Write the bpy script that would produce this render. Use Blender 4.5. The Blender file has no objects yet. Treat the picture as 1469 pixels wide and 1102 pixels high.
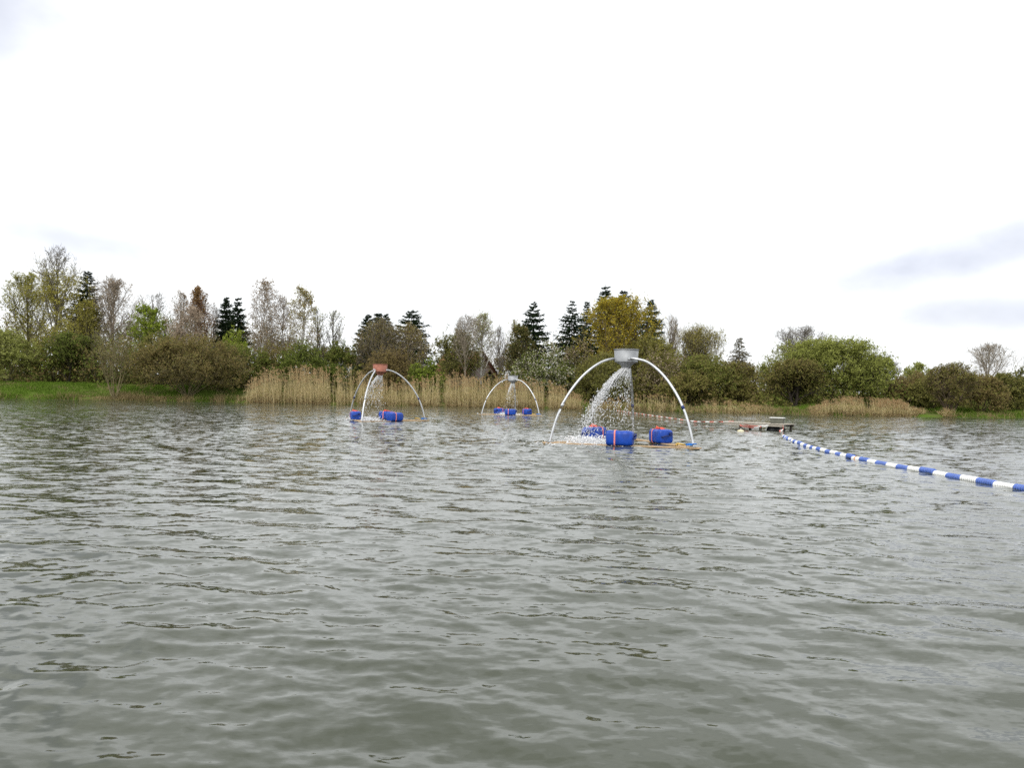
import bpy, bmesh, math
import numpy as np
from mathutils import Vector, Matrix

# ------------------------------------------------------------------ camera
S = bpy.context.scene
COL = S.collection
W0, H0, F0 = 1469.0, 1102.0, 1100.0          # the photograph's frame and focal length in its pixels
CAM_H = 1.07
PITCH, ROLL = math.atan(17.0 / F0), math.radians(1.1)
cd = bpy.data.cameras.new('camera'); cam = bpy.data.objects.new('camera', cd); COL.objects.link(cam)
cd.sensor_fit = 'HORIZONTAL'; cd.sensor_width = 36.0; cd.lens = 36.0 * F0 / W0
cd.clip_start = 0.05; cd.clip_end = 5000.0
CAM_R = Matrix.Rotation(math.pi / 2 + PITCH, 3, 'X') @ Matrix.Rotation(ROLL, 3, 'Z')
cam.matrix_world = Matrix.Translation((0, 0, CAM_H)) @ CAM_R.to_4x4()
S.camera = cam

def ray(u, v):
    return CAM_R @ Vector(((u - W0 / 2) / F0, -(v - H0 / 2) / F0, -1.0))
def at(u, v, Y):
    d = ray(u, v); return Vector((0, 0, CAM_H)) + d * (Y / d.y)
def on_water(u, v, z=0.0):
    d = ray(u, v); return Vector((0, 0, CAM_H)) + d * ((z - CAM_H) / d.z)

# ------------------------------------------------------------------ sky, sun, exposure
SUN_EL, SUN_AZ = math.radians(42), math.radians(205)     # azimuth clockwise from +Y: high, behind the camera to the left
w = bpy.data.worlds.new('World'); S.world = w; w.use_nodes = True
nt = w.node_tree; N = nt.nodes; L = nt.links; N.clear()
out = N.new('ShaderNodeOutputWorld'); bg = N.new('ShaderNodeBackground')
sky = N.new('ShaderNodeTexSky'); sky.sky_type = 'NISHITA'; sky.sun_disc = False
sky.sun_elevation = SUN_EL; sky.sun_rotation = SUN_AZ; sky.air_density = 1.0; sky.dust_density = 3.0
tc = N.new('ShaderNodeTexCoord')
mp = N.new('ShaderNodeMapping'); mp.inputs['Scale'].default_value = (2.2, 2.2, 3.6); mp.inputs['Location'].default_value = (3.7, 1.9, 2.2)
nz = N.new('ShaderNodeTexNoise'); nz.inputs['Scale'].default_value = 1.6; nz.inputs['Detail'].default_value = 5.0; nz.inputs['Roughness'].default_value = 0.55
rp = N.new('ShaderNodeValToRGB')                          # a closed layer of bright cloud, uneven in thickness
rp.color_ramp.elements[0].position = 0.36; rp.color_ramp.elements[0].color = (8.9, 9.1, 9.25, 1)
rp.color_ramp.elements[1].position = 0.66; rp.color_ramp.elements[1].color = (14.0, 14.3, 14.5, 1)
L.new(tc.outputs['Generated'], mp.inputs['Vector']); L.new(mp.outputs['Vector'], nz.inputs['Vector']); L.new(nz.outputs['Fac'], rp.inputs['Fac'])
sx = N.new('ShaderNodeSeparateXYZ'); L.new(tc.outputs['Generated'], sx.inputs[0])
def mth(op, a, b=None, c=None, clamp=False):
    m_ = N.new('ShaderNodeMath'); m_.operation = op; m_.use_clamp = clamp
    for i_, v_ in enumerate((a, b, c)):
        if v_ is None: continue
        if isinstance(v_, (int, float)): m_.inputs[i_].default_value = v_
        else: L.new(v_, m_.inputs[i_])
    return m_.outputs[0]
azi = mth('ARCTAN2', sx.outputs['X'], sx.outputs['Y']); ele = mth('ARCSINE', sx.outputs['Z'])
cur = rp.outputs['Color']
nw = N.new('ShaderNodeTexNoise'); nw.inputs['Scale'].default_value = 7.0; nw.inputs['Detail'].default_value = 4.0; L.new(mp.outputs['Vector'], nw.inputs['Vector'])
for a0_, e0_, sa_, se_, sl_, amt in ((0.52, 0.165, 0.22, 0.034, 0.20, 1.0), (0.60, 0.098, 0.18, 0.024, -0.05, 0.85), (-0.62, 0.42, 0.10, 0.13, 0.0, 1.0), (-0.52, 0.165, 0.18, 0.022, -0.10, 0.75), (-0.20, 0.190, 0.10, 0.012, 0.0, 0.25)):
    da = mth('SUBTRACT', azi, a0_); de = mth('SUBTRACT', mth('MULTIPLY_ADD', da, -sl_, ele), e0_)      # thin greyer wisps of cloud
    d2 = mth('ADD', mth('POWER', mth('ABSOLUTE', mth('DIVIDE', da, sa_)), 2.0), mth('POWER', mth('ABSOLUTE', mth('DIVIDE', de, se_)), 2.0))
    k_ = mth('MULTIPLY', mth('DIVIDE', mth('SUBTRACT', 1.75, mth('ADD', d2, mth('MULTIPLY', nw.outputs['Fac'], 0.9))), 1.5, None, True), amt)
    m2 = N.new('ShaderNodeMix'); m2.data_type = 'RGBA'; L.new(k_, m2.inputs['Factor']); L.new(cur, m2.inputs['A']); m2.inputs['B'].default_value = (6.1, 6.4, 7.4, 1); cur = m2.outputs['Result']
mx = N.new('ShaderNodeMix'); mx.data_type = 'RGBA'; mx.inputs['Factor'].default_value = 0.93
L.new(sky.outputs['Color'], mx.inputs['A']); L.new(cur, mx.inputs['B'])
L.new(mx.outputs['Result'], bg.inputs['Color']); bg.inputs['Strength'].default_value = 0.1
L.new(bg.outputs['Background'], out.inputs['Surface'])
sd = bpy.data.lights.new('sun', 'SUN'); so = bpy.data.objects.new('sun', sd); COL.objects.link(so)
sd.energy = 1.5; sd.angle = math.radians(25); sd.color = (1.0, 0.98, 0.94)
sdir = Vector((math.sin(SUN_AZ) * math.cos(SUN_EL), math.cos(SUN_AZ) * math.cos(SUN_EL), math.sin(SUN_EL)))
so.rotation_euler = sdir.to_track_quat('Z', 'Y').to_euler(); so.location = sdir * 50
S.view_settings.view_transform = 'Standard'; S.view_settings.look = 'None'
S.view_settings.exposure = 0.30; S.view_settings.gamma = 1.0; S.view_settings.use_curve_mapping = False
S.cycles.use_denoising = False
S.cycles.max_bounces = 6; S.cycles.diffuse_bounces = 3; S.cycles.glossy_bounces = 3; S.cycles.transparent_max_bounces = 8
S.cycles.transmission_bounces = 4; S.cycles.caustics_reflective = False; S.cycles.caustics_refractive = False

# ------------------------------------------------------------------ helpers
def new_mat(name):
    m = bpy.data.materials.new(name); m.use_nodes = True
    return m, m.node_tree.nodes, m.node_tree.links, m.node_tree.nodes['Principled BSDF']
_mc = {}
def plain(name, rgb, rough=0.6, metal=0.0, var=0.12, scale=6.0, spec=0.3):
    """A painted or natural surface: base colour broken up by two scales of noise, plus fine relief."""
    if name in _mc: return _mc[name]
    m, n, l, b = new_mat(name); _mc[name] = m
    tc = n.new('ShaderNodeTexCoord'); a = n.new('ShaderNodeTexNoise'); a.inputs['Scale'].default_value = scale; a.inputs['Detail'].default_value = 6
    l.new(tc.outputs['Object'], a.inputs['Vector'])
    r = n.new('ShaderNodeValToRGB'); r.color_ramp.elements[0].position = 0.3; r.color_ramp.elements[1].position = 0.7
    r.color_ramp.elements[0].color = tuple(c * (1 - var) for c in rgb) + (1,)
    r.color_ramp.elements[1].color = tuple(min(1, c * (1 + var)) for c in rgb) + (1,)
    l.new(a.outputs['Fac'], r.inputs['Fac']); l.new(r.outputs['Color'], b.inputs['Base Color'])
    b.inputs['Roughness'].default_value = rough; b.inputs['Metallic'].default_value = metal; b.inputs['Specular IOR Level'].default_value = spec
    bp = n.new('ShaderNodeBump'); bp.inputs['Strength'].default_value = 0.15; bp.inputs['Distance'].default_value = 0.01
    l.new(a.outputs['Fac'], bp.inputs['Height']); l.new(bp.outputs['Normal'], b.inputs['Normal'])
    return m
def leafmat(name, c0, c1, trans=0.4):
    """Small leaves, buds or petals: each face takes its own tone between two colours; some light passes through."""
    if name in _mc: return _mc[name]
    m, n, l, b = new_mat(name); _mc[name] = m
    g = n.new('ShaderNodeNewGeometry'); r = n.new('ShaderNodeMix'); r.data_type = 'RGBA'
    r.inputs['A'].default_value = tuple(c0) + (1,); r.inputs['B'].default_value = tuple(c1) + (1,)
    l.new(g.outputs['Random Per Island'], r.inputs['Factor'])
    d = n.new('ShaderNodeBsdfDiffuse'); t = n.new('ShaderNodeBsdfTranslucent'); x = n.new('ShaderNodeMixShader'); x.inputs[0].default_value = trans
    l.new(r.outputs['Result'], d.inputs['Color']); l.new(r.outputs['Result'], t.inputs['Color'])
    l.new(d.outputs[0], x.inputs[1]); l.new(t.outputs[0], x.inputs[2]); l.new(x.outputs[0], n['Material Output'].inputs['Surface'])
    n.remove(b)
    return m

def mesh_np(name, V, F, mats=(), mi=None, smooth=False):
    """numpy verts (n,3) and a list of face arrays (k,3) or (k,4)."""
    me = bpy.data.meshes.new(name)
    if not isinstance(F, (list, tuple)): F = [F]
    F = [f for f in F if len(f)]
    V = np.asarray(V, np.float32)
    loops = np.concatenate([f.ravel() for f in F]).astype(np.int32)
    tot = np.concatenate([np.full(len(f), f.shape[1], np.int32) for f in F])
    start = np.concatenate([[0], np.cumsum(tot)[:-1]]).astype(np.int32)
    me.vertices.add(len(V)); me.vertices.foreach_set('co', V.ravel())
    me.loops.add(len(loops)); me.loops.foreach_set('vertex_index', loops)
    me.polygons.add(len(tot)); me.polygons.foreach_set('loop_start', start); me.polygons.foreach_set('loop_total', tot)
    for m in mats: me.materials.append(m)
    if mi is not None: me.polygons.foreach_set('material_index', np.asarray(mi, np.int32))
    me.polygons.foreach_set('use_smooth', np.full(len(tot), bool(smooth)))
    me.update(calc_edges=True); me.validate()
    return me
class Acc:
    """Collects numpy geometry with material indices into one mesh."""
    def __init__(s): s.V = []; s.F3 = []; s.F4 = []; s.M3 = []; s.M4 = []; s.n = 0
    def add(s, V, F, mi=0):
        if len(V) == 0 or len(F) == 0: return
        (s.F3 if F.shape[1] == 3 else s.F4).append(F + s.n); (s.M3 if F.shape[1] == 3 else s.M4).append(np.full(len(F), mi))
        s.V.append(V); s.n += len(V)
    def mesh(s, name, mats, smooth=False):
        F = []; M = []
        if s.F3: F.append(np.concatenate(s.F3)); M += s.M3
        if s.F4: F.append(np.concatenate(s.F4)); M += s.M4
        return mesh_np(name, np.concatenate(s.V), F, mats, np.concatenate(M), smooth)
def link(name, me, parent=None, loc=None, rz=None):
    o = bpy.data.objects.new(name, me); COL.objects.link(o)
    if parent is not None: o.parent = parent
    if loc is not None: o.location = loc
    if rz is not None: o.rotation_euler = (0, 0, rz)
    return o
def tag(o, label, cat, group=None, kind=None):
    o['label'] = label; o['category'] = cat
    if group: o['group'] = group
    if kind: o['kind'] = kind
    return o
def empty(name, loc, rz=0.0):
    o = bpy.data.objects.new(name, None); COL.objects.link(o); o.location = loc; o.rotation_euler = (0, 0, rz); o.empty_display_size = 0.2
    return o
def bm_mesh(name, bm, mat, smooth=False):
    me = bpy.data.meshes.new(name); bm.to_mesh(me); bm.free(); me.materials.append(mat)
    for p in me.polygons: p.use_smooth = smooth
    return me
def box_bm(sx, sy, sz, bevel=0.0, seg=2, center=(0, 0, 0)):
    bm = bmesh.new(); bmesh.ops.create_cube(bm, size=1.0)
    bmesh.ops.scale(bm, vec=(sx, sy, sz), verts=bm.verts)
    if bevel: bmesh.ops.bevel(bm, geom=list(bm.edges), offset=bevel, segments=seg, affect='EDGES', profile=0.5)
    bmesh.ops.translate(bm, vec=center, verts=bm.verts)
    return bm
def norm(a): return a / np.maximum(np.linalg.norm(a, axis=-1, keepdims=True), 1e-9)
def tubes(P, R, sides):
    """P (n,s,3) polylines, R (n,s) radii -> verts, quad faces."""
    n, s, _ = P.shape
    T = np.gradient(P, axis=1) if s > 2 else np.repeat((P[:, 1:] - P[:, :1]), s, axis=1)
    T = norm(T); ref = np.where(np.abs(T[..., 2:3]) > 0.9, [1.0, 0, 0], [0, 0, 1.0]); A = norm(np.cross(T, ref)); B = np.cross(T, A)
    an = np.arange(sides) * 2 * math.pi / sides
    V = P[:, :, None] + R[:, :, None, None] * (np.cos(an)[None, None, :, None] * A[:, :, None] + np.sin(an)[None, None, :, None] * B[:, :, None])
    idx = np.arange(n * s * sides).reshape(n, s, sides)
    a = idx[:, :-1]; b = np.roll(a, -1, 2); d = idx[:, 1:]; c = np.roll(d, -1, 2)
    return V.reshape(-1, 3), np.stack([a, b, c, d], -1).reshape(-1, 4)
def tube_mesh(name, pts, r, sides, mat):
    P = np.array([list(p) for p in pts], float)[None]; R = np.full((1, len(pts)), r) if np.isscalar(r) else np.array(r)[None]
    V, F = tubes(P, R, sides)
    n = len(V); V = np.vstack([V, P[0, :1], P[0, -1:]]); k = np.arange(sides); k2 = (k + 1) % sides
    caps = np.vstack([np.stack([k2, k, np.full(sides, n)], 1), np.stack([n - sides + k, n - sides + k2, np.full(sides, n + 1)], 1)])
    return mesh_np(name, V, [F, caps], [mat], None, True)
def smooth01(x): x = np.clip(x, 0, 1); return x * x * (3 - 2 * x)
def hash_noise(X, Y, seed, freqs=((0.05, 1.0), (0.13, 0.6), (0.31, 0.35))):
    r = np.random.default_rng(seed); o = 0
    for f, a in freqs:
        for k in range(4):
            t = r.uniform(0, 2 * math.pi); o = o + a * 0.5 * np.sin((X * math.cos(t) + Y * math.sin(t)) * f * 2 * math.pi * r.uniform(0.8, 1.25) + r.uniform(0, 6.28))
    return o

# ------------------------------------------------------------------ shoreline and terrain
_sp = [on_water(u, v) for u, v in ((0, 572), (150, 574), (300, 577), (420, 579.5), (600, 583), (800, 587), (1000, 591.5), (1150, 595), (1330, 598.5), (1469, 600))]
SX = np.array([-700, -120] + [p.x for p in _sp] + [110, 700.0]); SY = np.array([66, 66] + [p.y for p in _sp] + [66, 66.0])
def shore(X): return np.interp(X, SX, SY) + 0.35 * np.sin(np.asarray(X) * 0.9) + 0.2 * np.sin(np.asarray(X) * 2.3 + 1)
def bank(X): return np.interp(X, [-700, -24, -17, 20, 700], [1.35, 1.35, 0.55, 0.5, 0.5])
def ground(X, Y):
    X = np.asarray(X, float); Y = np.asarray(Y, float); d = Y - shore(X)
    h = -0.5 + 0.5 * smooth01((d + 1.5) / 1.5) + 0.22 * smooth01(d / 0.5) + (bank(X) - 0.2) * smooth01((d - 0.3) / 6.5)
    h = h + 2.2 * smooth01((d - 14) / 70)
    return h + (0.05 * hash_noise(X, Y, 3) + 0.02 * hash_noise(X * 5, Y * 5, 4)) * smooth01(d / 2)
def gz(x, y): return float(ground(np.array([x]), np.array([y]))[0])

m, n, l, b = new_mat('meadow_soil')
tcn = n.new('ShaderNodeTexCoord'); a1 = n.new('ShaderNodeTexNoise'); a1.inputs['Scale'].default_value = 0.5; a1.inputs['Detail'].default_value = 8
l.new(tcn.outputs['Object'], a1.inputs['Vector']); r1 = n.new('ShaderNodeValToRGB')
for e, (p, c) in zip([r1.color_ramp.elements[0], r1.color_ramp.elements[1]], ((0.32, (0.11, 0.095, 0.045, 1)), (0.55, (0.085, 0.13, 0.022, 1)))):
    e.position = p; e.color = c
l.new(a1.outputs['Fac'], r1.inputs['Fac']); l.new(r1.outputs['Color'], b.inputs['Base Color']); b.inputs['Roughness'].default_value = 1.0; b.inputs['Specular IOR Level'].default_value = 0.0
MEADOW = m
xs = np.concatenate([np.linspace(-700, -75, 40), np.linspace(-70, 75, 300), np.linspace(80, 700, 40)])
tt = np.concatenate([np.linspace(-2.5, 12, 40), np.linspace(13, 60, 24), np.geomspace(65, 900, 14)])
XX, TT = np.meshgrid(xs, tt); YY = TT + shore(XX)
V = np.stack([XX, YY, ground(XX, YY)], -1).reshape(-1, 3); idx = np.arange(XX.size).reshape(XX.shape)
F = np.stack([idx[:-1, :-1], idx[:-1, 1:], idx[1:, 1:], idx[1:, :-1]], -1).reshape(-1, 4)
o = link('ground', mesh_np('ground', V, F, [MEADOW], None, True)); o['kind'] = 'structure'

# ------------------------------------------------------------------ fountains: where they float (needed for the rings in the water)
FOUNTAINS = [dict(c=(2.66, 17.92), a=195.0), dict(c=(-5.17, 30.0), a=-100.0), dict(c=(0.04, 43.0), a=204.0)]

# ------------------------------------------------------------------ water
def wave_set(seed, n, lmin, lmax, slope, mean, spread):
    r = np.random.default_rng(seed); lam = np.exp(r.uniform(math.log(lmin), math.log(lmax), n)); th = mean + r.normal(0, spread, n)
    a = slope * math.sqrt(2.0 / n) * lam / (2 * math.pi) * r.uniform(0.6, 1.4, n)
    return lam, th, a, r.uniform(0, 2 * math.pi, n)
MEAN = math.radians(238)
sets = [wave_set(11, 10, 0.6, 1.6, 0.013, MEAN, 0.5), wave_set(12, 28, 0.24, 0.65, 0.060, MEAN, 0.6), wave_set(13, 36, 0.10, 0.24, 0.105, MEAN, 0.7), wave_set(14, 30, 0.04, 0.09, 0.085, MEAN, 0.85)]
def spacing(r): return np.maximum(0.011, 0.0046 * r)
rr = [0.25]
while rr[-1] < 76: rr.append(rr[-1] + (0.06 if rr[-1] < 1.6 else float(spacing(rr[-1]))))
rr += list(np.geomspace(80, 900, 14)); rr = np.array(rr)
th = np.radians(np.concatenate([np.linspace(-39, 39, 390), np.linspace(39, 321, 72)[1:-1]]))
RR, TH = np.meshgrid(rr, th, indexing='ij')
X = RR * np.sin(TH); Y = RR * np.cos(TH); Z = np.zeros_like(X); DX = np.zeros_like(X); DY = np.zeros_like(X)
fine = np.abs(((TH + math.pi) % (2 * math.pi)) - math.pi) < math.radians(39.1)
loc_s = np.where(fine, np.maximum(spacing(RR), RR * 0.0030), RR * 0.07)
patch = 0.85 + 0.75 * hash_noise(X, Y * 0.6, 21, ((0.03, 0.6), (0.09, 0.5), (0.2, 0.3)))
patch = np.clip(patch, 0.2, 1.7)
for lam, tw, am, ph in sets:
    for k in range(len(lam)):
        wt = np.clip((lam[k] / loc_s - 3.0) / 2.0, 0, 1)
        if lam[k] < 0.4: wt = wt * patch
        kx, ky = math.cos(tw[k]), math.sin(tw[k]); q = 2 * math.pi / lam[k]
        arg = q * (kx * X + ky * Y) + ph[k]
        Z += wt * am[k] * np.sin(arg); c = wt * am[k] * 0.8 * np.cos(arg); DX += kx * c; DY += ky * c
for f, dct in enumerate(FOUNTAINS):
    cx, cy = dct['c']; D = np.hypot(X - cx + 0.5, Y - cy); lam = 0.62; wt = np.clip((lam / loc_s - 2.5) / 2, 0, 1)
    env = np.exp(-D / 6.0) * smooth01((D - 0.4) / 1.0)
    Z += wt * env * 0.022 * np.sin(2 * math.pi * D / lam + 0.8 * hash_noise(X, Y, 31 + f, ((0.2, 1.0),)))
lod = np.sqrt(np.clip((loc_s * 4.0 - 0.06) / 0.9, 0, 1))
V = np.stack([X + DX, Y + DY, Z], -1).reshape(-1, 3); idx = np.arange(X.size).reshape(X.shape)
nx = np.roll(idx, -1, 1)
F = np.stack([idx[:-1], idx[1:], nx[1:], nx[:-1]], -1).reshape(-1, 4)
hub = len(V); V = np.vstack([V, [[0, 0, 0]]]); F3 = np.stack([idx[0], nx[0], np.full(X.shape[1], hub)], 1)
m, n, l, b = new_mat('lake_water')
b.inputs['Base Color'].default_value = (0.050, 0.056, 0.036, 1); b.inputs['Roughness'].default_value = 0.03; b.inputs['IOR'].default_value = 1.333
geo = n.new('ShaderNodeNewGeometry'); tcn = n.new('ShaderNodeTexCoord'); mpn = n.new('ShaderNodeMapping'); l.new(tcn.outputs['Object'], mpn.inputs['Vector'])
mpn.inputs['Rotation'].default_value = (0, 0, math.radians(28)); mpn.inputs['Scale'].default_value = (0.45, 1.0, 1.0)
acc = None
att = n.new('ShaderNodeAttribute'); att.attribute_name = 'lod'
for sc_, base, far in ((80.0, 0.09, 0.05), (36.0, 0.13, 0.28), (12.0, 0.04, 0.62), (3.6, 0.0, 0.50)):
    z_ = n.new('ShaderNodeTexNoise'); z_.inputs['Scale'].default_value = sc_; z_.inputs['Detail'].default_value = 1.5; l.new(mpn.outputs['Vector'], z_.inputs['Vector'])
    sb = n.new('ShaderNodeVectorMath'); sb.operation = 'SUBTRACT'; l.new(z_.outputs['Color'], sb.inputs[0]); sb.inputs[1].default_value = (0.5, 0.5, 0.5)
    am_ = n.new('ShaderNodeMath'); am_.operation = 'MULTIPLY_ADD'; l.new(att.outputs['Fac'], am_.inputs[0]); am_.inputs[1].default_value = far; am_.inputs[2].default_value = base
    sm = n.new('ShaderNodeVectorMath'); sm.operation = 'SCALE'; l.new(sb.outputs[0], sm.inputs[0]); l.new(am_.outputs[0], sm.inputs['Scale'])
    if acc is None: acc = sm
    else:
        ad = n.new('ShaderNodeVectorMath'); ad.operation = 'ADD'; l.new(acc.outputs[0], ad.inputs[0]); l.new(sm.outputs[0], ad.inputs[1]); acc = ad
fl = n.new('ShaderNodeVectorMath'); fl.operation = 'MULTIPLY'; l.new(acc.outputs[0], fl.inputs[0]); fl.inputs[1].default_value = (0.6, 1.0, 0.0)
ad = n.new('ShaderNodeVectorMath'); ad.operation = 'ADD'; l.new(geo.outputs['Normal'], ad.inputs[0]); l.new(fl.outputs[0], ad.inputs[1])
nm = n.new('ShaderNodeVectorMath'); nm.operation = 'NORMALIZE'; l.new(ad.outputs[0], nm.inputs[0]); l.new(nm.outputs[0], b.inputs['Normal'])
me = mesh_np('water', V, [F3, F], [m], None, True)
at_ = me.attributes.new('lod', 'FLOAT', 'POINT'); at_.data.foreach_set('value', np.concatenate([lod.ravel(), [0]]).astype(np.float32))
o = link('water', me); o['kind'] = 'structure'

# ------------------------------------------------------------------ fountains
STEEL = plain('galvanised_steel', (0.56, 0.57, 0.58), 0.38, 0.75, 0.12, 9, 0.5)
SHEET = plain('dull_sheet_metal', (0.36, 0.37, 0.38), 0.62, 0.55, 0.2, 5, 0.4)
RUST = plain('rusty_red_metal', (0.36, 0.145, 0.10), 0.7, 0.1, 0.25, 7, 0.3)
WOOD = plain('pale_raft_wood', (0.42, 0.30, 0.18), 0.8, 0, 0.2, 8, 0.2)
BLUE = plain('blue_plastic', (0.006, 0.052, 0.34), 0.42, 0, 0.26, 7, 0.4)
DARKP = plain('dark_blue_plastic', (0.008, 0.02, 0.12), 0.45, 0, 0.1, 5, 0.4)
STRAP = plain('red_white_strap', (0.85, 0.28, 0.24), 0.7, 0, 0.15, 30, 0.2)
ROPE_B = plain('blue_rope', (0.05, 0.25, 0.75), 0.8, 0, 0.15, 30, 0.2)
ROPE_Y = plain('yellow_rope', (0.75, 0.50, 0.12), 0.8, 0, 0.15, 30, 0.2)

def canister_mesh():
    """A 60 l jerrycan lying on its side: rounded body, shouldered top end with handle recess. Long axis X, base at z = 0."""
    bm = bmesh.new(); xs = [0.94 * q for q in (-0.315, -0.300, -0.275, -0.262, -0.245, -0.05, -0.045, 0.05, 0.055, 0.20, 0.212, 0.262, 0.295, 0.312)]
    ss = [0.80, 0.93, 0.99, 0.965, 1.0, 1.0, 0.985, 0.985, 1.0, 1.0, 0.97, 0.95, 0.88, 0.74]
    rings = []
    for x, s_ in zip(xs, ss):
        ring = []
        for k in range(28):
            t = 2 * math.pi * k / 28; c, s = math.cos(t), math.sin(t); e = 0.42
            ring.append(bm.verts.new((x, 0.19 * s_ * math.copysign(abs(c) ** e, c), 0.17 + 0.17 * s_ * math.copysign(abs(s) ** e, s))))
        rings.append(ring)
    for A, B in zip(rings, rings[1:]):
        for k in range(28): bm.faces.new((A[k], A[(k + 1) % 28], B[(k + 1) % 28], B[k]))
    bm.faces.new(rings[0][::-1]); bm.faces.new(rings[-1]); bmesh.ops.recalc_face_normals(bm, faces=bm.faces)
    return bm_mesh('canister', bm, BLUE, True)
CAN = canister_mesh()
bm = bmesh.new(); bmesh.ops.create_cone(bm, cap_ends=True, segments=18, radius1=0.045, radius2=0.04, depth=0.05); bmesh.ops.bevel(bm, geom=[e for e in bm.edges if len(e.link_faces) == 2 and abs(e.verts[0].co.z - e.verts[1].co.z) < 1e-4], offset=0.008, segments=2, affect='EDGES')
bmesh.ops.rotate(bm, matrix=Matrix.Rotation(math.pi / 2, 3, 'Y'), verts=bm.verts); bmesh.ops.translate(bm, vec=(0.33, 0.09, 0.24), verts=bm.verts)
CAP = bm_mesh('cap', bm, DARKP)
HANDLE = tube_mesh('handle', [(0.295, -0.13, 0.17), (0.345, -0.12, 0.17), (0.352, -0.04, 0.19), (0.345, 0.03, 0.20), (0.30, 0.04, 0.20)], 0.018, 8, DARKP)
def strap_mesh(x0):
    bm = bmesh.new(); R = []
    for xx in (x0 - 0.016, x0 + 0.016):
        for g in (0.004, 0.010):
            R.append([bm.verts.new((xx, (0.19 + g) * math.copysign(abs(math.cos(t)) ** 0.42, math.cos(t)), 0.17 + (0.17 + g) * math.copysign(abs(math.sin(t)) ** 0.42, math.sin(t)))) for t in [2 * math.pi * k / 28 for k in range(28)]])
    for A, B in ((R[0], R[1]), (R[1], R[3]), (R[3], R[2]), (R[2], R[0])):
        for k in range(28): bm.faces.new((A[k], A[(k + 1) % 28], B[(k + 1) % 28], B[k]))
    bmesh.ops.recalc_face_normals(bm, faces=bm.faces)
    return bm_mesh('strap', bm, STRAP, True)
STRAPM = strap_mesh(-0.10)
def tape_wad():
    r = np.random.default_rng(5); P = []
    for k in range(7):
        a = r.uniform(0, 6.28); p = np.array([r.uniform(-0.09, 0.09), r.uniform(-0.05, 0.05), 0.345]); q = [p]
        for j in range(4): q.append(q[-1] + [0.05 * math.cos(a + j), 0.05 * math.sin(a + j), r.uniform(-0.005, 0.03) if j < 2 else -0.02])
        P.append(q)
    V, F = tubes(np.array(P), np.full((7, 5), 0.014), 5); return mesh_np('tape_knot', V, F, [plain('red_tape', (0.8, 0.12, 0.07), 0.6)], None, True)
WAD = tape_wad()

def lathe(name, prof, seg, mat):
    P = np.array(prof); an = np.arange(seg) * 2 * math.pi / seg
    V = np.stack([P[:, :1] * np.cos(an), P[:, :1] * np.sin(an), np.repeat(P[:, 1:], seg, 1)], -1); idx = np.arange(V[..., 0].size).reshape(len(P), seg); nx = np.roll(idx, -1, 1)
    return mesh_np(name, V.reshape(-1, 3), np.stack([idx[:-1], nx[:-1], nx[1:], idx[1:]], -1).reshape(-1, 4), [mat], None, True)

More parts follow.
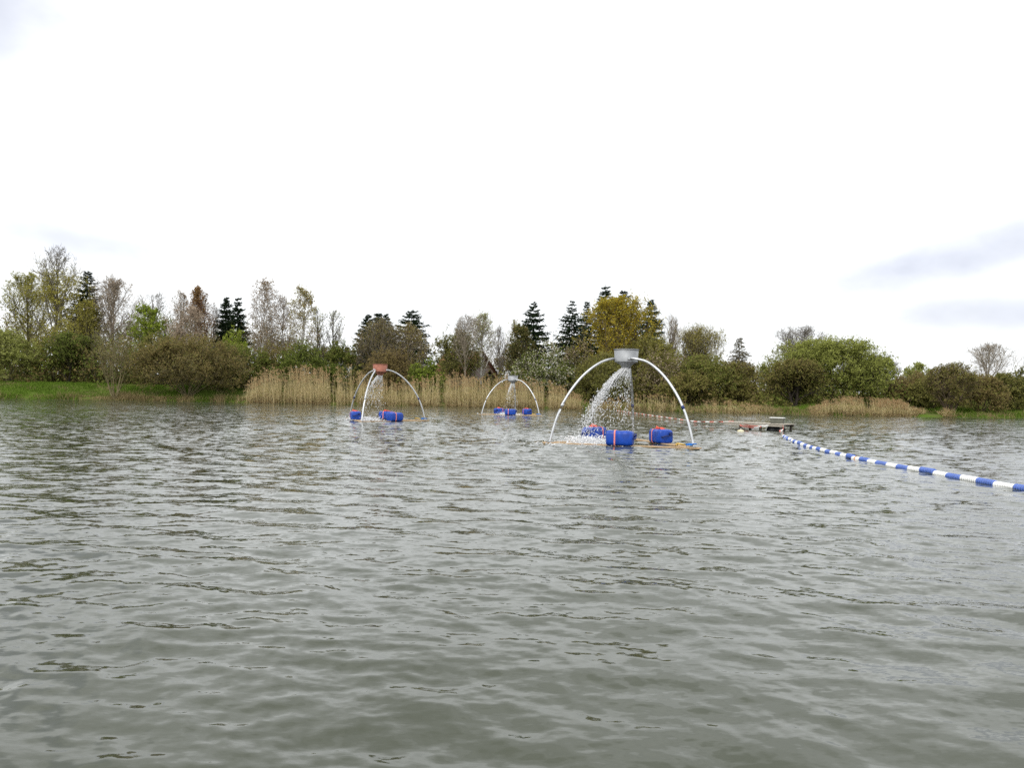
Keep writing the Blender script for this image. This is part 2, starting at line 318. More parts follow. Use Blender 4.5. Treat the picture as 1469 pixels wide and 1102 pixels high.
R_FOOT, Z_RIM = 1.84, 2.20
def fountain(c, a0, funnel_mat, label, extra):
    t = empty('aerator_fountain', (c[0], c[1], 0.0)); tag(t, label, 'fountain', 'floating aerator fountains')
    f = link('funnel', lathe('funnel', [(0.266, -0.288), (0.283, 0.0), (0.277, 0.0), (0.259, -0.285)], 40, funnel_mat), t, (0, 0, Z_RIM))
    link('spout', lathe('spout', [(0.274, -0.284), (0.270, -0.294), (0.225, -0.306), (0.180, -0.327), (0.145, -0.355), (0.118, -0.390), (0.100, -0.430), (0.094, -0.430), (0.112, -0.386), (0.139, -0.350), (0.175, -0.320), (0.222, -0.298), (0.258, -0.286)], 40, funnel_mat), f)
    rim = lathe('rim', [(0.290 + 0.008 * math.cos(k), 0.008 * math.sin(k)) for k in np.linspace(0, 2 * math.pi, 9)], 36, funnel_mat); link('rim', rim, f)
    feet = []
    for k in range(3):
        a = math.radians(a0 + 120 * k); ca, sa = math.cos(a), math.sin(a); feet.append((R_FOOT * ca, R_FOOT * sa))
        pr = [(R_FOOT + 0.02, -0.12), (R_FOOT, 0.02), (1.765, 0.32), (1.655, 0.66), (1.50, 0.99), (1.31, 1.28), (1.08, 1.55), (0.82, 1.77), (0.55, 1.93), (0.42, 1.975), (0.36, 1.985), (0.20, 1.985)]
        pts = []
        for i in range(len(pr) - 1):
            for s in np.linspace(0, 1, 4)[:-1]:
                p0 = pr[max(i - 1, 0)]; p1 = pr[i]; p2 = pr[i + 1]; p3 = pr[min(i + 2, len(pr) - 1)]
                pts.append([0.5 * (2 * p1[j] + (p2[j] - p0[j]) * s + (2 * p0[j] - 5 * p1[j] + 4 * p2[j] - p3[j]) * s * s + (3 * p1[j] - p0[j] - 3 * p2[j] + p3[j]) * s ** 3) for j in (0, 1)])
        pts.append(pr[-1])
        ae = a - math.radians(38); e3 = np.array([0.292 * math.cos(ae), 0.292 * math.sin(ae)])      # the pipe runs past the funnel wall and is clamped to it
        def bend(p):
            q = np.array([ca, sa]) * p[0]
            if p[0] < 0.62: f_ = smooth01((0.62 - p[0]) / 0.42) ; q = q * (1 - f_) + e3 * f_
            return (q[0], q[1], p[1])
        lg = link('leg', tube_mesh('leg', [bend(p) for p in pts], 0.028, 12, STEEL), t)
        link('clamp', bm_mesh('clamp', box_bm(0.09, 0.05, 0.05, 0.006, 1), STEEL), lg, (e3[0] * 0.95, e3[1] * 0.95, 1.985), ae + math.pi / 2)
        cl = [(ca * p[0], sa * p[0], p[1]) for p in pts[11:13]]; d = Vector(cl[1]) - Vector(cl[0]); d.normalize()
        link('pipe_joint', tube_mesh('pipe_joint', [Vector(cl[0]) - d * 0.04, Vector(cl[0]) + d * 0.04], 0.034, 12, DARKP if k else STEEL), lg)
        link('foot_plate', bm_mesh('foot_plate', box_bm(0.16, 0.16, 0.012, 0.003, 1), STEEL), lg, (ca * R_FOOT, sa * R_FOOT, 0.048), a)
    for k in range(3):
        A = Vector((*feet[k], 0)); B = Vector((*feet[(k + 1) % 3], 0)); d = B - A; ln = d.length; yaw = math.atan2(d.y, d.x); mid = (A + B) / 2; nrm = Vector((-math.sin(yaw), math.cos(yaw), 0))
        for s in (-1, 1):   # two boards side by side under each canister
            link('board', bm_mesh('board', box_bm(ln + (0.25 if s < 0 else 0.08), 0.10, 0.026, 0.004, 1), WOOD), t, mid + nrm * 0.075 * s + Vector((0, 0, 0.012 + 0.006 * k)), yaw)
        flip = math.pi if (k + extra) % 3 == 1 else 0
        cn = link('canister', CAN, t, mid + Vector((0, 0, -0.03 + 0.036 + 0.006 * k)), yaw + flip)
        link('cap', CAP, cn); link('handle', HANDLE, cn); link('strap', STRAPM, cn)
        if k != extra: link('tape_knot', WAD, cn)
    for j, mt in ((0, ROPE_B), (1, ROPE_Y)):    # rope tied to a foot
        fx, fy = feet[1]; r = np.random.default_rng(7 + j); q = [(fx - 0.05 - 0.25 * j + r.uniform(-0.12, 0.12), fy + r.uniform(-0.10, 0.10), 0.06 + 0.05 * abs(math.sin(i * 1.3))) for i in range(14)]
        link('rope', tube_mesh('rope', q, 0.012, 6, mt), t)
    return t
fountain(**{'c': FOUNTAINS[0]['c'], 'a0': FOUNTAINS[0]['a']}, funnel_mat=SHEET, label='large floating aerator with grey funnel, arched pipes and dense water spray', extra=0)
fountain(FOUNTAINS[1]['c'], FOUNTAINS[1]['a'], RUST, 'floating aerator with rusty red funnel on three arched pipes', 0)
fountain(FOUNTAINS[2]['c'], FOUNTAINS[2]['a'], SHEET, 'small distant floating aerator with grey funnel in front of the reeds', 0)

m, n, l, b = new_mat('spray_water'); b.inputs['Base Color'].default_value = (0.98, 0.98, 0.98, 1); b.inputs['Roughness'].default_value = 0.15; b.inputs['IOR'].default_value = 1.33
SPRAY = m
tl_ = n.new('ShaderNodeBsdfTranslucent'); tl_.inputs['Color'].default_value = (0.95, 0.96, 0.97, 1); mxs = n.new('ShaderNodeMixShader'); mxs.inputs[0].default_value = 0.45
l.new(b.outputs[0], mxs.inputs[1]); l.new(tl_.outputs[0], mxs.inputs[2]); l.new(mxs.outputs[0], n['Material Output'].inputs['Surface'])
_oct = np.array([[1, 0, 0], [-1, 0, 0], [0, 1, 0], [0, -1, 0], [0, 0, 1], [0, 0, -1]], float)
_of = np.array([[0, 2, 4], [2, 1, 4], [1, 3, 4], [3, 0, 4], [2, 0, 5], [1, 2, 5], [3, 1, 5], [0, 3, 5]])
def drops(P, R, stretch_dir, stretch):
    n_ = len(P); V = _oct[None] * R[:, None, None]; d = norm(stretch_dir); V = V + (V * d[:, None]).sum(-1, keepdims=True) * d[:, None] * (stretch[:, None, None] - 1)
    return (V + P[:, None]).reshape(-1, 3), (_of[None] + 6 * np.arange(n_)[:, None, None]).reshape(-1, 3)
def spray(c, seed, lean, n_, open_, label, edge, foam):
    r = np.random.default_rng(seed); A = Acc(); z0 = Z_RIM - 0.43
    ph = r.uniform(0, 2 * math.pi, n_); q = np.sqrt(r.uniform(0.25, 1, n_)); ncl = 46
    u = r.uniform(0, 1, n_); T = u ** 1.15 * 0.43
    vx = lean + open_ * q * np.cos(ph); vy = open_ * 0.8 * q * np.sin(ph)
    k = r.uniform(0, 1, n_) < edge                                # most of the water leaves on the windward lip as a denser sheet
    vx = np.where(k, lean - open_ * r.uniform(0.80, 1.02, n_), vx); vy = np.where(k, r.normal(0, 0.13, n_), vy); T = np.where(k, np.where(r.uniform(0, 1, n_) < 0.78, r.uniform(0, 1, n_) * 0.27, r.uniform(0, 0.40, n_)), T)
    cl = r.integers(0, ncl, n_); cT = r.uniform(0.05, 0.38, ncl); cv = r.normal(0, 0.12, (ncl, 2))
    kk = r.uniform(0, 1, n_) < 0.35; T = np.where(kk, np.clip(cT[cl] + r.normal(0, 0.018, n_), 0, 0.6), T); vx = vx + np.where(kk, cv[cl, 0], 0); vy = vy + np.where(kk, cv[cl, 1], 0)
    jit = r.normal(0, 1, (n_, 3)) * (0.010 + 0.07 * T[:, None] + 0.45 * T[:, None] ** 2)
    P = np.stack([c[0] + 0.085 * np.cos(ph) * np.where(k, 0.3, 1) + np.where(k, -0.06, 0) + vx * T, c[1] + 0.08 * np.sin(ph) + vy * T, z0 - 2.0 * T - 4.9 * T * T], -1) + jit
    vel = np.stack([vx, vy, -2.0 - 9.8 * T], -1); ok = P[:, 2] > 0.02
    R = np.minimum(r.lognormal(math.log(0.0043), 0.5, n_), 0.010); P, vel, R = P[ok], vel[ok], R[ok]
    A.add(*drops(P, R, vel, r.uniform(1.0, 4.5, len(P))))
    ang = np.linspace(0, 2 * math.pi, 34)[:-1]; PL = []           # unbroken ligaments just under the outlet
    for a in ang:
        v = np.array([lean + open_ * math.cos(a) * r.uniform(0.8, 1.05), open_ * 0.8 * math.sin(a)]); ts = np.linspace(0, 0.06 + 0.05 * r.uniform() + (0.09 if math.cos(a) < -0.4 else 0), 7)
        PL.append(np.stack([c[0] + 0.088 * math.cos(a) + v[0] * ts + r.normal(0, 0.006, 7), c[1] + 0.088 * math.sin(a) + v[1] * ts + r.normal(0, 0.006, 7), z0 + 0.01 - 2.0 * ts - 4.9 * ts * ts], -1))
    PL = np.array(PL); A.add(*tubes(PL, np.linspace(0.011, 0.003, 7)[None] * r.uniform(0.5, 1.2, (len(ang), 1)), 5))
    x0 = c[0] + (lean - 0.75 * open_) * 0.43                       # where it lands: low splash
    nf = foam; P = np.stack([x0 + 0.12 + r.normal(0, 0.3, nf), c[1] + r.normal(0, 0.3, nf), 0.03 + np.abs(r.normal(0, 0.06, nf)) ** 1.0], -1)
    A.add(*drops(P, r.lognormal(math.log(0.011), 0.45, nf), np.tile([0, 0, 1.0], (nf, 1)), np.ones(nf)))
    nf = foam // 2; P = np.stack([x0 + 0.1 + r.normal(0, 0.3, nf), c[1] + r.normal(0, 0.34, nf), np.full(nf, 0.012) + r.uniform(0, 0.012, nf)], -1)
    Vd, Fd = drops(P, r.lognormal(math.log(0.035), 0.4, nf), np.tile([0, 0, 1.0], (nf, 1)), np.full(nf, 0.3)); A.add(Vd, Fd)
    nf = foam // 3; P = np.stack([x0 + r.normal(-0.1, 0.8, nf), c[1] + r.normal(-0.2, 0.9, nf), np.full(nf, 0.012)], -1); A.add(*drops(P, r.lognormal(math.log(0.012), 0.5, nf), np.tile([0, 0, 1.0], (nf, 1)), np.full(nf, 0.5)))   # bubbles drifting off
    o = link('water_spray', A.mesh('water_spray', [SPRAY], True)); tag(o, label, 'water spray', None, 'stuff')
spray(FOUNTAINS[0]['c'], 1, -1.15, 5600, 1.38, 'white water spray blown sideways under the grey funnel of the large aerator', 0.68, 1300)
spray(FOUNTAINS[1]['c'], 2, -0.85, 1500, 1.0, 'white water spray falling under the rusty red funnel', 0.15, 700)
spray(FOUNTAINS[2]['c'], 3, -0.2, 900, 0.75, 'white water spray falling under the small distant grey funnel', 0.12, 700)

# ------------------------------------------------------------------ lane rope with blue and white floats
WHITEP = plain('white_plastic', (0.82, 0.82, 0.80), 0.45, 0, 0.05, 5, 0.4)
LBLUE = plain('lane_blue_plastic', (0.085, 0.155, 0.47), 0.45, 0, 0.1, 5, 0.4)
ORANGE = plain('orange_plastic', (0.8, 0.33, 0.08), 0.5)
def float_mesh(mat, ribs):
    prof = []; Lh = 0.178
    for k in range(ribs):
        x0 = -Lh + 2 * Lh * k / ribs; x1 = -Lh + 2 * Lh * (k + 1) / ribs; g = (x1 - x0)
        prof += [(0.030, x0), (0.030, x0 + 0.28 * g), (0.048, x0 + 0.32 * g), (0.050, x0 + 0.66 * g), (0.048, x0 + 0.96 * g)]
    prof = [(0.001, -Lh)] + prof + [(0.030, Lh), (0.001, Lh)]
    return lathe('float', prof, 18, mat)
FB, FW = float_mesh(LBLUE, 8), float_mesh(WHITEP, 8)
path = [on_water(u, v, 0.012) for u, v in ((1124.5, 626), (1131, 630.5), (1141, 635), (1156, 639.5), (1178, 646), (1205, 652.5), (1230, 658.5), (1262, 665), (1300, 672), (1340, 679), (1380, 686.5), (1420, 693.5), (1469, 701.5))]
path += [path[-1] + (path[-1] - path[-3]).normalized() * k for k in (1.0, 2.2, 3.5, 5.0)]
PA = np.array([list(p) for p in path]); sl = np.concatenate([[0], np.cumsum(np.linalg.norm(np.diff(PA, axis=0), axis=1))])
def along(s): return np.array([np.interp(s, sl, PA[:, i]) for i in range(3)])
lane = empty('lane_rope', (PA[0][0], PA[0][1], 0)); tag(lane, 'floating lane rope of ribbed blue and white floats, tied to the little jetty', 'lane rope')
base = Vector(lane.location)
s = 0.2; k = 0; s_off = 0.0
rngl = np.random.default_rng(9)
while s < sl[-1] - 0.3:
    p, q = along(s), along(s + 0.05); d = Vector(q - p).normalized(); o = link('float', FB if k % 2 else FW, lane)
    o.location = Vector(p) - base + Vector((rngl.normal(0, .006), 0, rngl.normal(0, 0.008))); o.rotation_euler = d.to_track_quat('Z', 'Y').to_euler()
    if abs(p[1] - 14.35) < 0.19 and not k % 2:
        bnd = link('band', lathe('band', [(0.05, -0.02), (0.054, -0.02), (0.054, 0.02), (0.05, 0.02)], 18, ORANGE), o)
    s += 0.36; k += 1
link('rope', tube_mesh('rope', [Vector(along(x)) - base for x in np.linspace(0, sl[-1], 60)], 0.008, 6, WHITEP), lane)

# ------------------------------------------------------------------ small jetty with box
DECK = plain('weathered_deck_wood', (0.42, 0.38, 0.32), 0.85, 0, 0.2, 7, 0.2)
POST = plain('dark_wet_wood', (0.075, 0.065, 0.05), 0.8, 0, 0.25, 8, 0.3)
BLACKP = plain('black_plastic', (0.02, 0.02, 0.022), 0.5)
TAPER = plain('tape_red', (0.66, 0.22, 0.18), 0.55, 0, 0.1); TAPEW = plain('tape_white', (0.82, 0.80, 0.78), 0.55, 0, 0.05)
jl = on_water(1034, 618.5); jr = on_water(1123, 619.8)
jy = 27.0; x0 = at(1032, 612, jy + 2.2).x; x1 = at(1124, 612, jy).x
J = empty('jetty', (x0, jy, 0)); tag(J, 'small low wooden jetty on dark posts standing in open water', 'jetty')
DH = 0.24
def jbox(name, sx, sy, sz, mat, loc, rz=0, parent=None, bev=0.004): return link(name, bm_mesh(name, box_bm(sx, sy, sz, bev, 1), mat), parent or J, loc, rz)
A = Vector((x0, jy + 1.6, 0)) ; B = Vector((x1, jy, 0)); d = (B - A); ln = d.length; yaw = math.atan2(d.y, d.x); jd = d.normalized(); jn = Vector((-jd.y, jd.x, 0))
npl = int(ln / 0.15)
for k in range(npl):
    p = A + jd * (ln * (k + 0.5) / npl) + jn * 0.45 - Vector((x0, jy, 0))
    jbox('plank', ln / npl - 0.014, 0.95, 0.028, DECK, p + Vector((0, 0, DH + 0.004 * math.sin(k * 2.1))), yaw)
for sgn in (0.03, 0.87):
    p = A + jd * (ln / 2) + jn * sgn - Vector((x0, jy, 0)); jbox('beam', ln, 0.06, 0.07, POST if sgn > 0.5 else DECK, p + Vector((0, 0, DH - 0.052)), yaw)
for fx in (0.30, 0.64, 0.98):
    for sgn in (0.06, 0.84):
        p = A + jd * (ln * fx - 0.06) + jn * sgn - Vector((x0, jy, 0)); jbox('post', 0.075, 0.075, 0.62, POST, p + Vector((0, 0, DH - 0.085 - 0.31)), yaw)
p = A + jd * (ln * 0.79) + jn * 0.45 - Vector((x0, jy, 0))
bm = bmesh.new(); bmesh.ops.create_cone(bm, cap_ends=True, segments=24, radius1=0.17, radius2=0.17, depth=0.62); bmesh.ops.bevel(bm, geom=[e for e in bm.edges if abs(e.verts[0].co.z - e.verts[1].co.z) < 1e-4], offset=0.03, segments=3, affect='EDGES')
bmesh.ops.rotate(bm, matrix=Matrix.Rotation(math.pi / 2, 3, 'Y'), verts=bm.verts)
link('float_drum', bm_mesh('float_drum', bm, BLACKP, True), J, p + Vector((0, 0, 0.005)), yaw + 1.2)
jpos = Vector((x0, jy, 0))
def tape(name, pts, label, cat, wid=0.05, seg=0.5, parent=None, m0=0):
    """A hanging strip of barrier tape: alternating red and white pieces, twisted a little."""
    P = np.array([list(p) for p in pts]); sL = np.concatenate([[0], np.cumsum(np.linalg.norm(np.diff(P, axis=0), axis=1))]); n_ = max(int(sL[-1] / (seg / 4)), 4); ss = np.linspace(0, sL[-1], n_ + 1)
    C = np.stack([np.interp(ss, sL, P[:, i]) for i in range(3)], -1); T = norm(np.gradient(C, axis=0)); up = np.tile([0, 0, 1.0], (n_ + 1, 1)); sd_ = norm(np.cross(T, up)); tw = 0.5 * np.sin(ss * 2.3) + 0.3 * np.sin(ss * 5.1)
    wv = (np.cos(tw)[:, None] * up + np.sin(tw)[:, None] * sd_) * wid / 2; tk = norm(np.cross(T, wv)) * 0.003
    V = np.stack([C - wv - tk, C + wv - tk, C + wv + tk, C - wv + tk], 1); idx = np.arange(4 * (n_ + 1)).reshape(-1, 4)
    F = np.concatenate([np.stack([idx[:-1, j], idx[:-1, (j + 1) % 4], idx[1:, (j + 1) % 4], idx[1:, j]], -1) for j in range(4)]); mi = np.tile(((ss[:-1] / seg).astype(int) + m0) % 2, 4)
    o = link(name, mesh_np(name, V.reshape(-1, 3), F, [TAPER, TAPEW], mi))
    if parent: o.parent = parent
    elif label: tag(o, label, cat)
    return o
pl = lambda f, n_, z: A + jd * (ln * f) + jn * n_ + Vector((0, 0, z)) - jpos
tape('tape', [pl(0.28, 0.0, 0.16), pl(0.36, -0.02, 0.11), pl(0.46, -0.02, 0.09), pl(0.56, -0.02, 0.08), pl(0.64, 0.0, 0.17), pl(0.70, -0.02, 0.16), pl(0.76, 0, 0.20)], None, None, 0.06, 0.55, J)
tape('tape', [pl(0.28, 0.02, 0.20), pl(0.44, -0.01, 0.15), pl(0.64, 0.0, 0.13)], None, None, 0.05, 0.7, J)
tape('tape', [pl(0.985, 0.0, 0.22), pl(1.005, -0.03, 0.12), pl(1.0, -0.06, 0.05), pl(0.995, -0.3, 0.02)], None, None, 0.045, 0.16, J)
for fx, hh in ((0.05, 0.22), (0.30, 0.26)):
    p = pl(fx, 0.85, DH + hh / 2); jbox('rod', 0.012, 0.012, hh, POST, p)
# box on the jetty
BOXM = plain('olive_grey_box', (0.125, 0.125, 0.10), 0.6, 0, 0.12); LID = plain('white_box_lid', (0.80, 0.80, 0.77), 0.5, 0, 0.05)
bx = empty('storage_box', jpos + pl(0.80, 0.5, DH + 0.0165), yaw + 0.25); tag(bx, 'olive grey box with white lid standing on the jetty', 'box')
bm = box_bm(0.46, 0.36, 0.19, 0.012, 2, (0, 0, 0.095))
for v in bm.verts:
    if v.co.z < 0.09: v.co.x *= 0.90; v.co.y *= 0.90
link('body', bm_mesh('body', bm, BOXM), bx); link('lid', bm_mesh('lid', box_bm(0.50, 0.40, 0.025, 0.008, 2, (0, 0, 0.203)), LID), bx)
# red and white line from the jetty to the far bank
q0 = jpos + pl(0.06, 0.5, DH + 0.02); q1 = at(884, 589.5, 61.0); pts = [q0 + (q1 - q0) * s + Vector((0, 0, -0.35 * math.sin(math.pi * s) * (1 - s))) for s in np.linspace(0, 1, 40)]
for p in pts: p.z = max(p.z, 0.06)
tape('barrier_line', pts, 'thin red and white barrier line running from the jetty to the far bank', 'barrier tape', 0.05, 0.7)
p = on_water(1062.5, 619.5, 0.0)
bm = bmesh.new(); bmesh.ops.create_uvsphere(bm, u_segments=16, v_segments=10, radius=0.08); bmesh.ops.scale(bm, vec=(1.5, 1, 0.7), verts=bm.verts)
by = empty('buoy', (p.x, p.y, 0.01)); tag(by, 'small pale yellow buoy floating beside the jetty post', 'buoy')
link('body', bm_mesh('body', bm, plain('pale_yellow_plastic', (0.74, 0.66, 0.45), 0.5), True), by)
link('ring', lathe('ring', [(0.02 + 0.008 * math.cos(t), 0.085 + 0.008 * math.sin(t)) for t in np.linspace(0, 6.283, 8)], 14, WHITEP), by)

# ------------------------------------------------------------------ trees
def exit_len(o, d, c, rad):
    """distance from points o along d to the far side of an ellipsoid."""
    q = (o - c) / rad; e = d / rad; A = (e * e).sum(-1); B = (q * e).sum(-1); C = (q * q).sum(-1) - 1; D = B * B - A * C
    t = (-B + np.sqrt(np.maximum(D, 0))) / A
    return np.where((D > 0) & (t > 0), t, 0.15 * rad.mean())
def poly(rng, P0, D, Ln, segs, jit, up):
    n_ = len(P0); P = np.zeros((n_, segs + 1, 3)); P[:, 0] = P0; d = D.copy(); st = (Ln / segs)[:, None]
    for i in range(segs):
        d = norm(d + rng.normal(0, jit, (n_, 3)) + np.array([0, 0, up])); P[:, i + 1] = P[:, i] + d * st
    return P
def children(rng, P, R, k, t0, t1, ang, angv):
    """k children on every polyline: start points, directions, radius there, parameter."""
    n_, s_, _ = P.shape; t = t0 + (t1 - t0) * (np.arange(k)[None] + rng.uniform(0, 1, (n_, k))) / k
    f = t * (s_ - 1); i = np.minimum(f.astype(int), s_ - 2); f = f - i; r_ = np.arange(n_)[:, None]
    a, b_ = P[r_, i], P[r_, i + 1]; p = a + (b_ - a) * f[..., None]; T = norm(b_ - a); rad = R[r_, i] * (1 - f) + R[r_, i + 1] * f
    az = rng.uniform(0, 2 * math.pi) + np.arange(k)[None] * 2.4 + rng.uniform(-0.6, 0.6, (n_, k)) + rng.uniform(0, 6.28, (n_, 1))
    ref = np.where(np.abs(T[..., 2:3]) > 0.95, [1.0, 0, 0], [0, 0, 1.0]); u = norm(np.cross(T, ref)); v = np.cross(T, u); an = ang + rng.normal(0, angv, (n_, k))
    d = np.cos(an)[..., None] * T + np.sin(an)[..., None] * (np.cos(az)[..., None] * u + np.sin(az)[..., None] * v)
    return p.reshape(-1, 3), norm(d.reshape(-1, 3)), rad.ravel(), t.ravel()
def slivers(rng, P, D, Ln, wd):
    """twigs: one long thin triangle each."""
    s = norm(np.cross(D, rng.normal(0, 1, D.shape))) * wd[:, None]; V = np.stack([P - s, P + s, P + D * Ln[:, None]], 1)
    return V.reshape(-1, 3), np.arange(len(P) * 3).reshape(-1, 3)
def leaves(rng, C, size, flat=0.0):
    n_ = len(C); a = norm(rng.normal(0, 1, (n_, 3)) * [1, 1, 1 - flat]); b_ = norm(np.cross(a, rng.normal(0, 1, (n_, 3)))); s = size * rng.uniform(0.6, 1.35, (n_, 1))
    V = np.stack([C - a * s * 0.62 + b_ * s * 0.1, C + b_ * s * 0.62, C + a * s * 0.62 - b_ * s * 0.3], 1)
    return V.reshape(-1, 3), np.arange(3 * n_).reshape(-1, 3)
BARKS = {'grey': (0.165, 0.145, 0.12), 'brown': (0.12, 0.09, 0.06), 'birch': (0.50, 0.48, 0.44), 'olive': (0.15, 0.13, 0.07), 'pale': (0.26, 0.22, 0.17), 'red': (0.15, 0.088, 0.06), 'dark': (0.035, 0.028, 0.022), 'tan': (0.19, 0.16, 0.085)}
def bark(k): return plain('bark_' + k, BARKS[k], 0.9, 0, 0.3, 3, 0.15)
LEAF = {'olive': ((0.150, 0.155, 0.038), (0.295, 0.270, 0.087)), 'brown': ((0.164, 0.129, 0.049), (0.308, 0.238, 0.099)), 'willow': ((0.225, 0.250, 0.055), (0.400, 0.425, 0.120)), 'pale': ((0.249, 0.277, 0.077), (0.433, 0.444, 0.153)),
        'yellow': ((0.281, 0.212, 0.018), (0.524, 0.412, 0.049)), 'yelgreen': ((0.262, 0.245, 0.044), (0.472, 0.425, 0.104)), 'bright': ((0.190, 0.264, 0.027), (0.380, 0.451, 0.066)), 'green': ((0.112, 0.155, 0.030), (0.236, 0.264, 0.066)),
        'dark': ((0.096, 0.107, 0.033), (0.181, 0.186, 0.064)), 'blossom': ((0.464, 0.422, 0.315), (0.835, 0.787, 0.651)), 'pink': ((0.313, 0.239, 0.173), (0.580, 0.467, 0.357)), 'rust': ((0.220, 0.131, 0.053), (0.371, 0.239, 0.105)), 'larch': ((0.145, 0.131, 0.089), (0.255, 0.228, 0.163)), 'needle': ((0.014, 0.026, 0.014), (0.038, 0.058, 0.027)), 'bluegreen': ((0.028, 0.055, 0.033), (0.077, 0.108, 0.069))}
def leaf(k): return leafmat('leaf_' + k, *LEAF[k])
TRI = [0]
def tree(name, u, ytop, wpx, Y, label, cat='tree', group=None, base_v=None, cb=0.35, stems=1, spread=0.0, n=(14, 8, 7, 3), bk='grey', lf=None, lf2=None, nl=4, ls=0.13, up=0.06, ang=0.9, tr=None, seed=None, droop=0.0, top_bare=0.0, lean=0.0, dens=1.0):
    """A broadleaf tree or shrub whose crown fills an ellipsoid: stems, limbs, branches, twigs and leaves, placed from the picture by its top, width and distance."""
    rng = np.random.default_rng(int(seed if seed is not None else u * 7 + ytop * 3)); top = at(u, ytop, Y); X0, g = top.x, gz(top.x, Y) - 0.05
    H = top.z - g; r = 0.5 * wpx * Y / F0; zb = cb * H; rz = (H - zb) / 2 * 1.02; c = np.array([0, 0, zb + rz]); rad = np.array([r, r * 0.9, rz])
    rad = rad * [1.07, 1.07, 1.0]
    def inside(P):                       # keep limbs within the crown's outline
        s_ = np.linalg.norm((P - c) / rad, axis=-1, keepdims=True); return np.where((s_ > 1.0) & (P[..., 2:3] > max(zb, 0.4)), c + (P - c) / np.maximum(s_, 1e-6), P)
    pl_ = rng.normal(0, 1, (12, 3)); pl_ = norm(pl_); pa_ = rng.uniform(-0.16, 0.13, 12)
    def lump(P):                         # uneven outline: bulges and bays
        q = (P - c) / rad; s_ = np.linalg.norm(q, axis=-1); d_ = q / np.maximum(s_, 1e-6)[:, None]; return s_ < 1.03 + (pa_ * np.clip((d_ @ pl_.T - 0.6) / 0.4, 0, 1)).sum(-1)
    t = empty(name, (X0, Y, g)); tag(t, label, cat, group)
    k = stems; az = np.arange(k) * 6.283 / k + rng.uniform(0, 1, k); D = norm(np.stack([np.cos(az) * spread * rng.uniform(0.3, 1.1, k) + lean, np.sin(az) * spread * rng.uniform(0.3, 1.1, k), np.ones(k)], -1))
    P0 = np.stack([np.cos(az) * 0.10 * (k > 1), np.sin(az) * 0.10 * (k > 1), np.zeros(k)], -1) - np.array([lean * H * 0.5, 0, 0])
    Ln = exit_len(P0, D, c, rad) * (0.93 if k == 1 else 0.8); tr = tr or (0.017 * H if k == 1 else 0.012 * H)
    Ps = poly(rng, P0, D, Ln, 7, 0.05 if k > 1 else 0.028, 0.03); Rs = tr * (np.linspace(1, 0.12, 8)[None] ** 0.9) * rng.uniform(0.8, 1.1, (k, 1)); Rs[:, 0] *= 1.3
    Ps = inside(Ps); T = Acc(); T.add(*tubes(Ps, Rs, 7))
    p, d, rd, tt_ = children(rng, Ps, Rs, max(int(round(n[0] / (k ** 0.72))), 3), max(cb * 0.75, 0.12) if k == 1 else 0.18, 0.98, ang, 0.2)
    d = norm(d + [0, 0, up * 3]); Ln = exit_len(p, d, c, rad) * rng.uniform(0.70, 1.04, len(p)); P1 = inside(poly(rng, p, d, Ln, 4, 0.11, up - droop * 0.3)); P1[..., 2] = np.maximum(P1[..., 2], 0.08); R1 = np.clip(np.minimum(rd * 0.6, 0.028 * Ln + 0.004), 0.008, None)[:, None] * np.linspace(1, 0.25, 5)[None]
    T.add(*tubes(P1, R1, 4)); C = Acc()
    p, d, rd, _ = children(rng, P1, R1, n[1], 0.18, 0.98, 0.75, 0.2); Lp = np.repeat(Ln, n[1]); L2 = np.clip(Lp * rng.uniform(0.28, 0.5, len(p)), 0.45, 2.2); d = norm(d + [0, 0, up * 2 - droop])
    P2 = poly(rng, p, d, L2, 2, 0.12, up - droop * 0.5); R2 = np.clip(rd * 0.55, 0.006, 0.03)[:, None] * np.linspace(1, 0.4, 3)[None]; C.add(*tubes(P2, R2, 3), 0)
    p, d, rd, _ = children(rng, P2, R2, n[2], 0.15, 1.0, 0.65, 0.2); L3 = np.repeat(L2, n[2]) * rng.uniform(0.3, 0.6, len(p)); d = norm(d + [0, 0, up - droop * 1.2]); kp = lump(p + d * (0.7 * L3)[:, None]); p, d, L3 = p[kp], d[kp], L3[kp]; C.add(*slivers(rng, p, d, L3, np.full(len(p), 0.017)), 0)
    tp, td, tl = [p], [d], [L3]
    if n[3]:
        q = np.repeat(p, n[3], 0); dd = np.repeat(d, n[3], 0); lq = np.repeat(L3, n[3]); s = rng.uniform(0.2, 0.95, len(q)); q = q + dd * (lq * s)[:, None]; d4 = norm(dd + rng.normal(0, 0.55, dd.shape) + [0, 0, up - droop]); l4 = lq * rng.uniform(0.4, 0.8, len(q))
        C.add(*slivers(rng, q, d4, l4, np.full(len(q), 0.0125)), 0); tp.append(q); td.append(d4); tl.append(l4)
    mats = [bark(bk)]
    if lf and nl:
        p = np.concatenate(tp); d = np.concatenate(td); ll = np.concatenate(tl); q = np.repeat(p, nl, 0); q = q + np.repeat(d, nl, 0) * (np.repeat(ll, nl) * rng.uniform(0.15, 1.0, len(q)))[:, None] + rng.normal(0, 0.05, q.shape)
        q[:, 2] = np.abs(q[:, 2] - 0.05) + 0.05; keep = rng.uniform(0, 1, len(q)) < (dens if nl < 2 else dens * 0.85)
        if top_bare: keep &= q[:, 2] < H * (1 - top_bare) + rng.normal(0, 0.06 * H, len(q))
        q = q[keep]; mats.append(leaf(lf)); s2 = rng.uniform(0, 1, len(q)) < (0.3 if lf2 else 0); C.add(*leaves(rng, q[~s2], ls), 1)
        if lf2: mats.append(leaf(lf2)); C.add(*leaves(rng, q[s2], ls), 2)
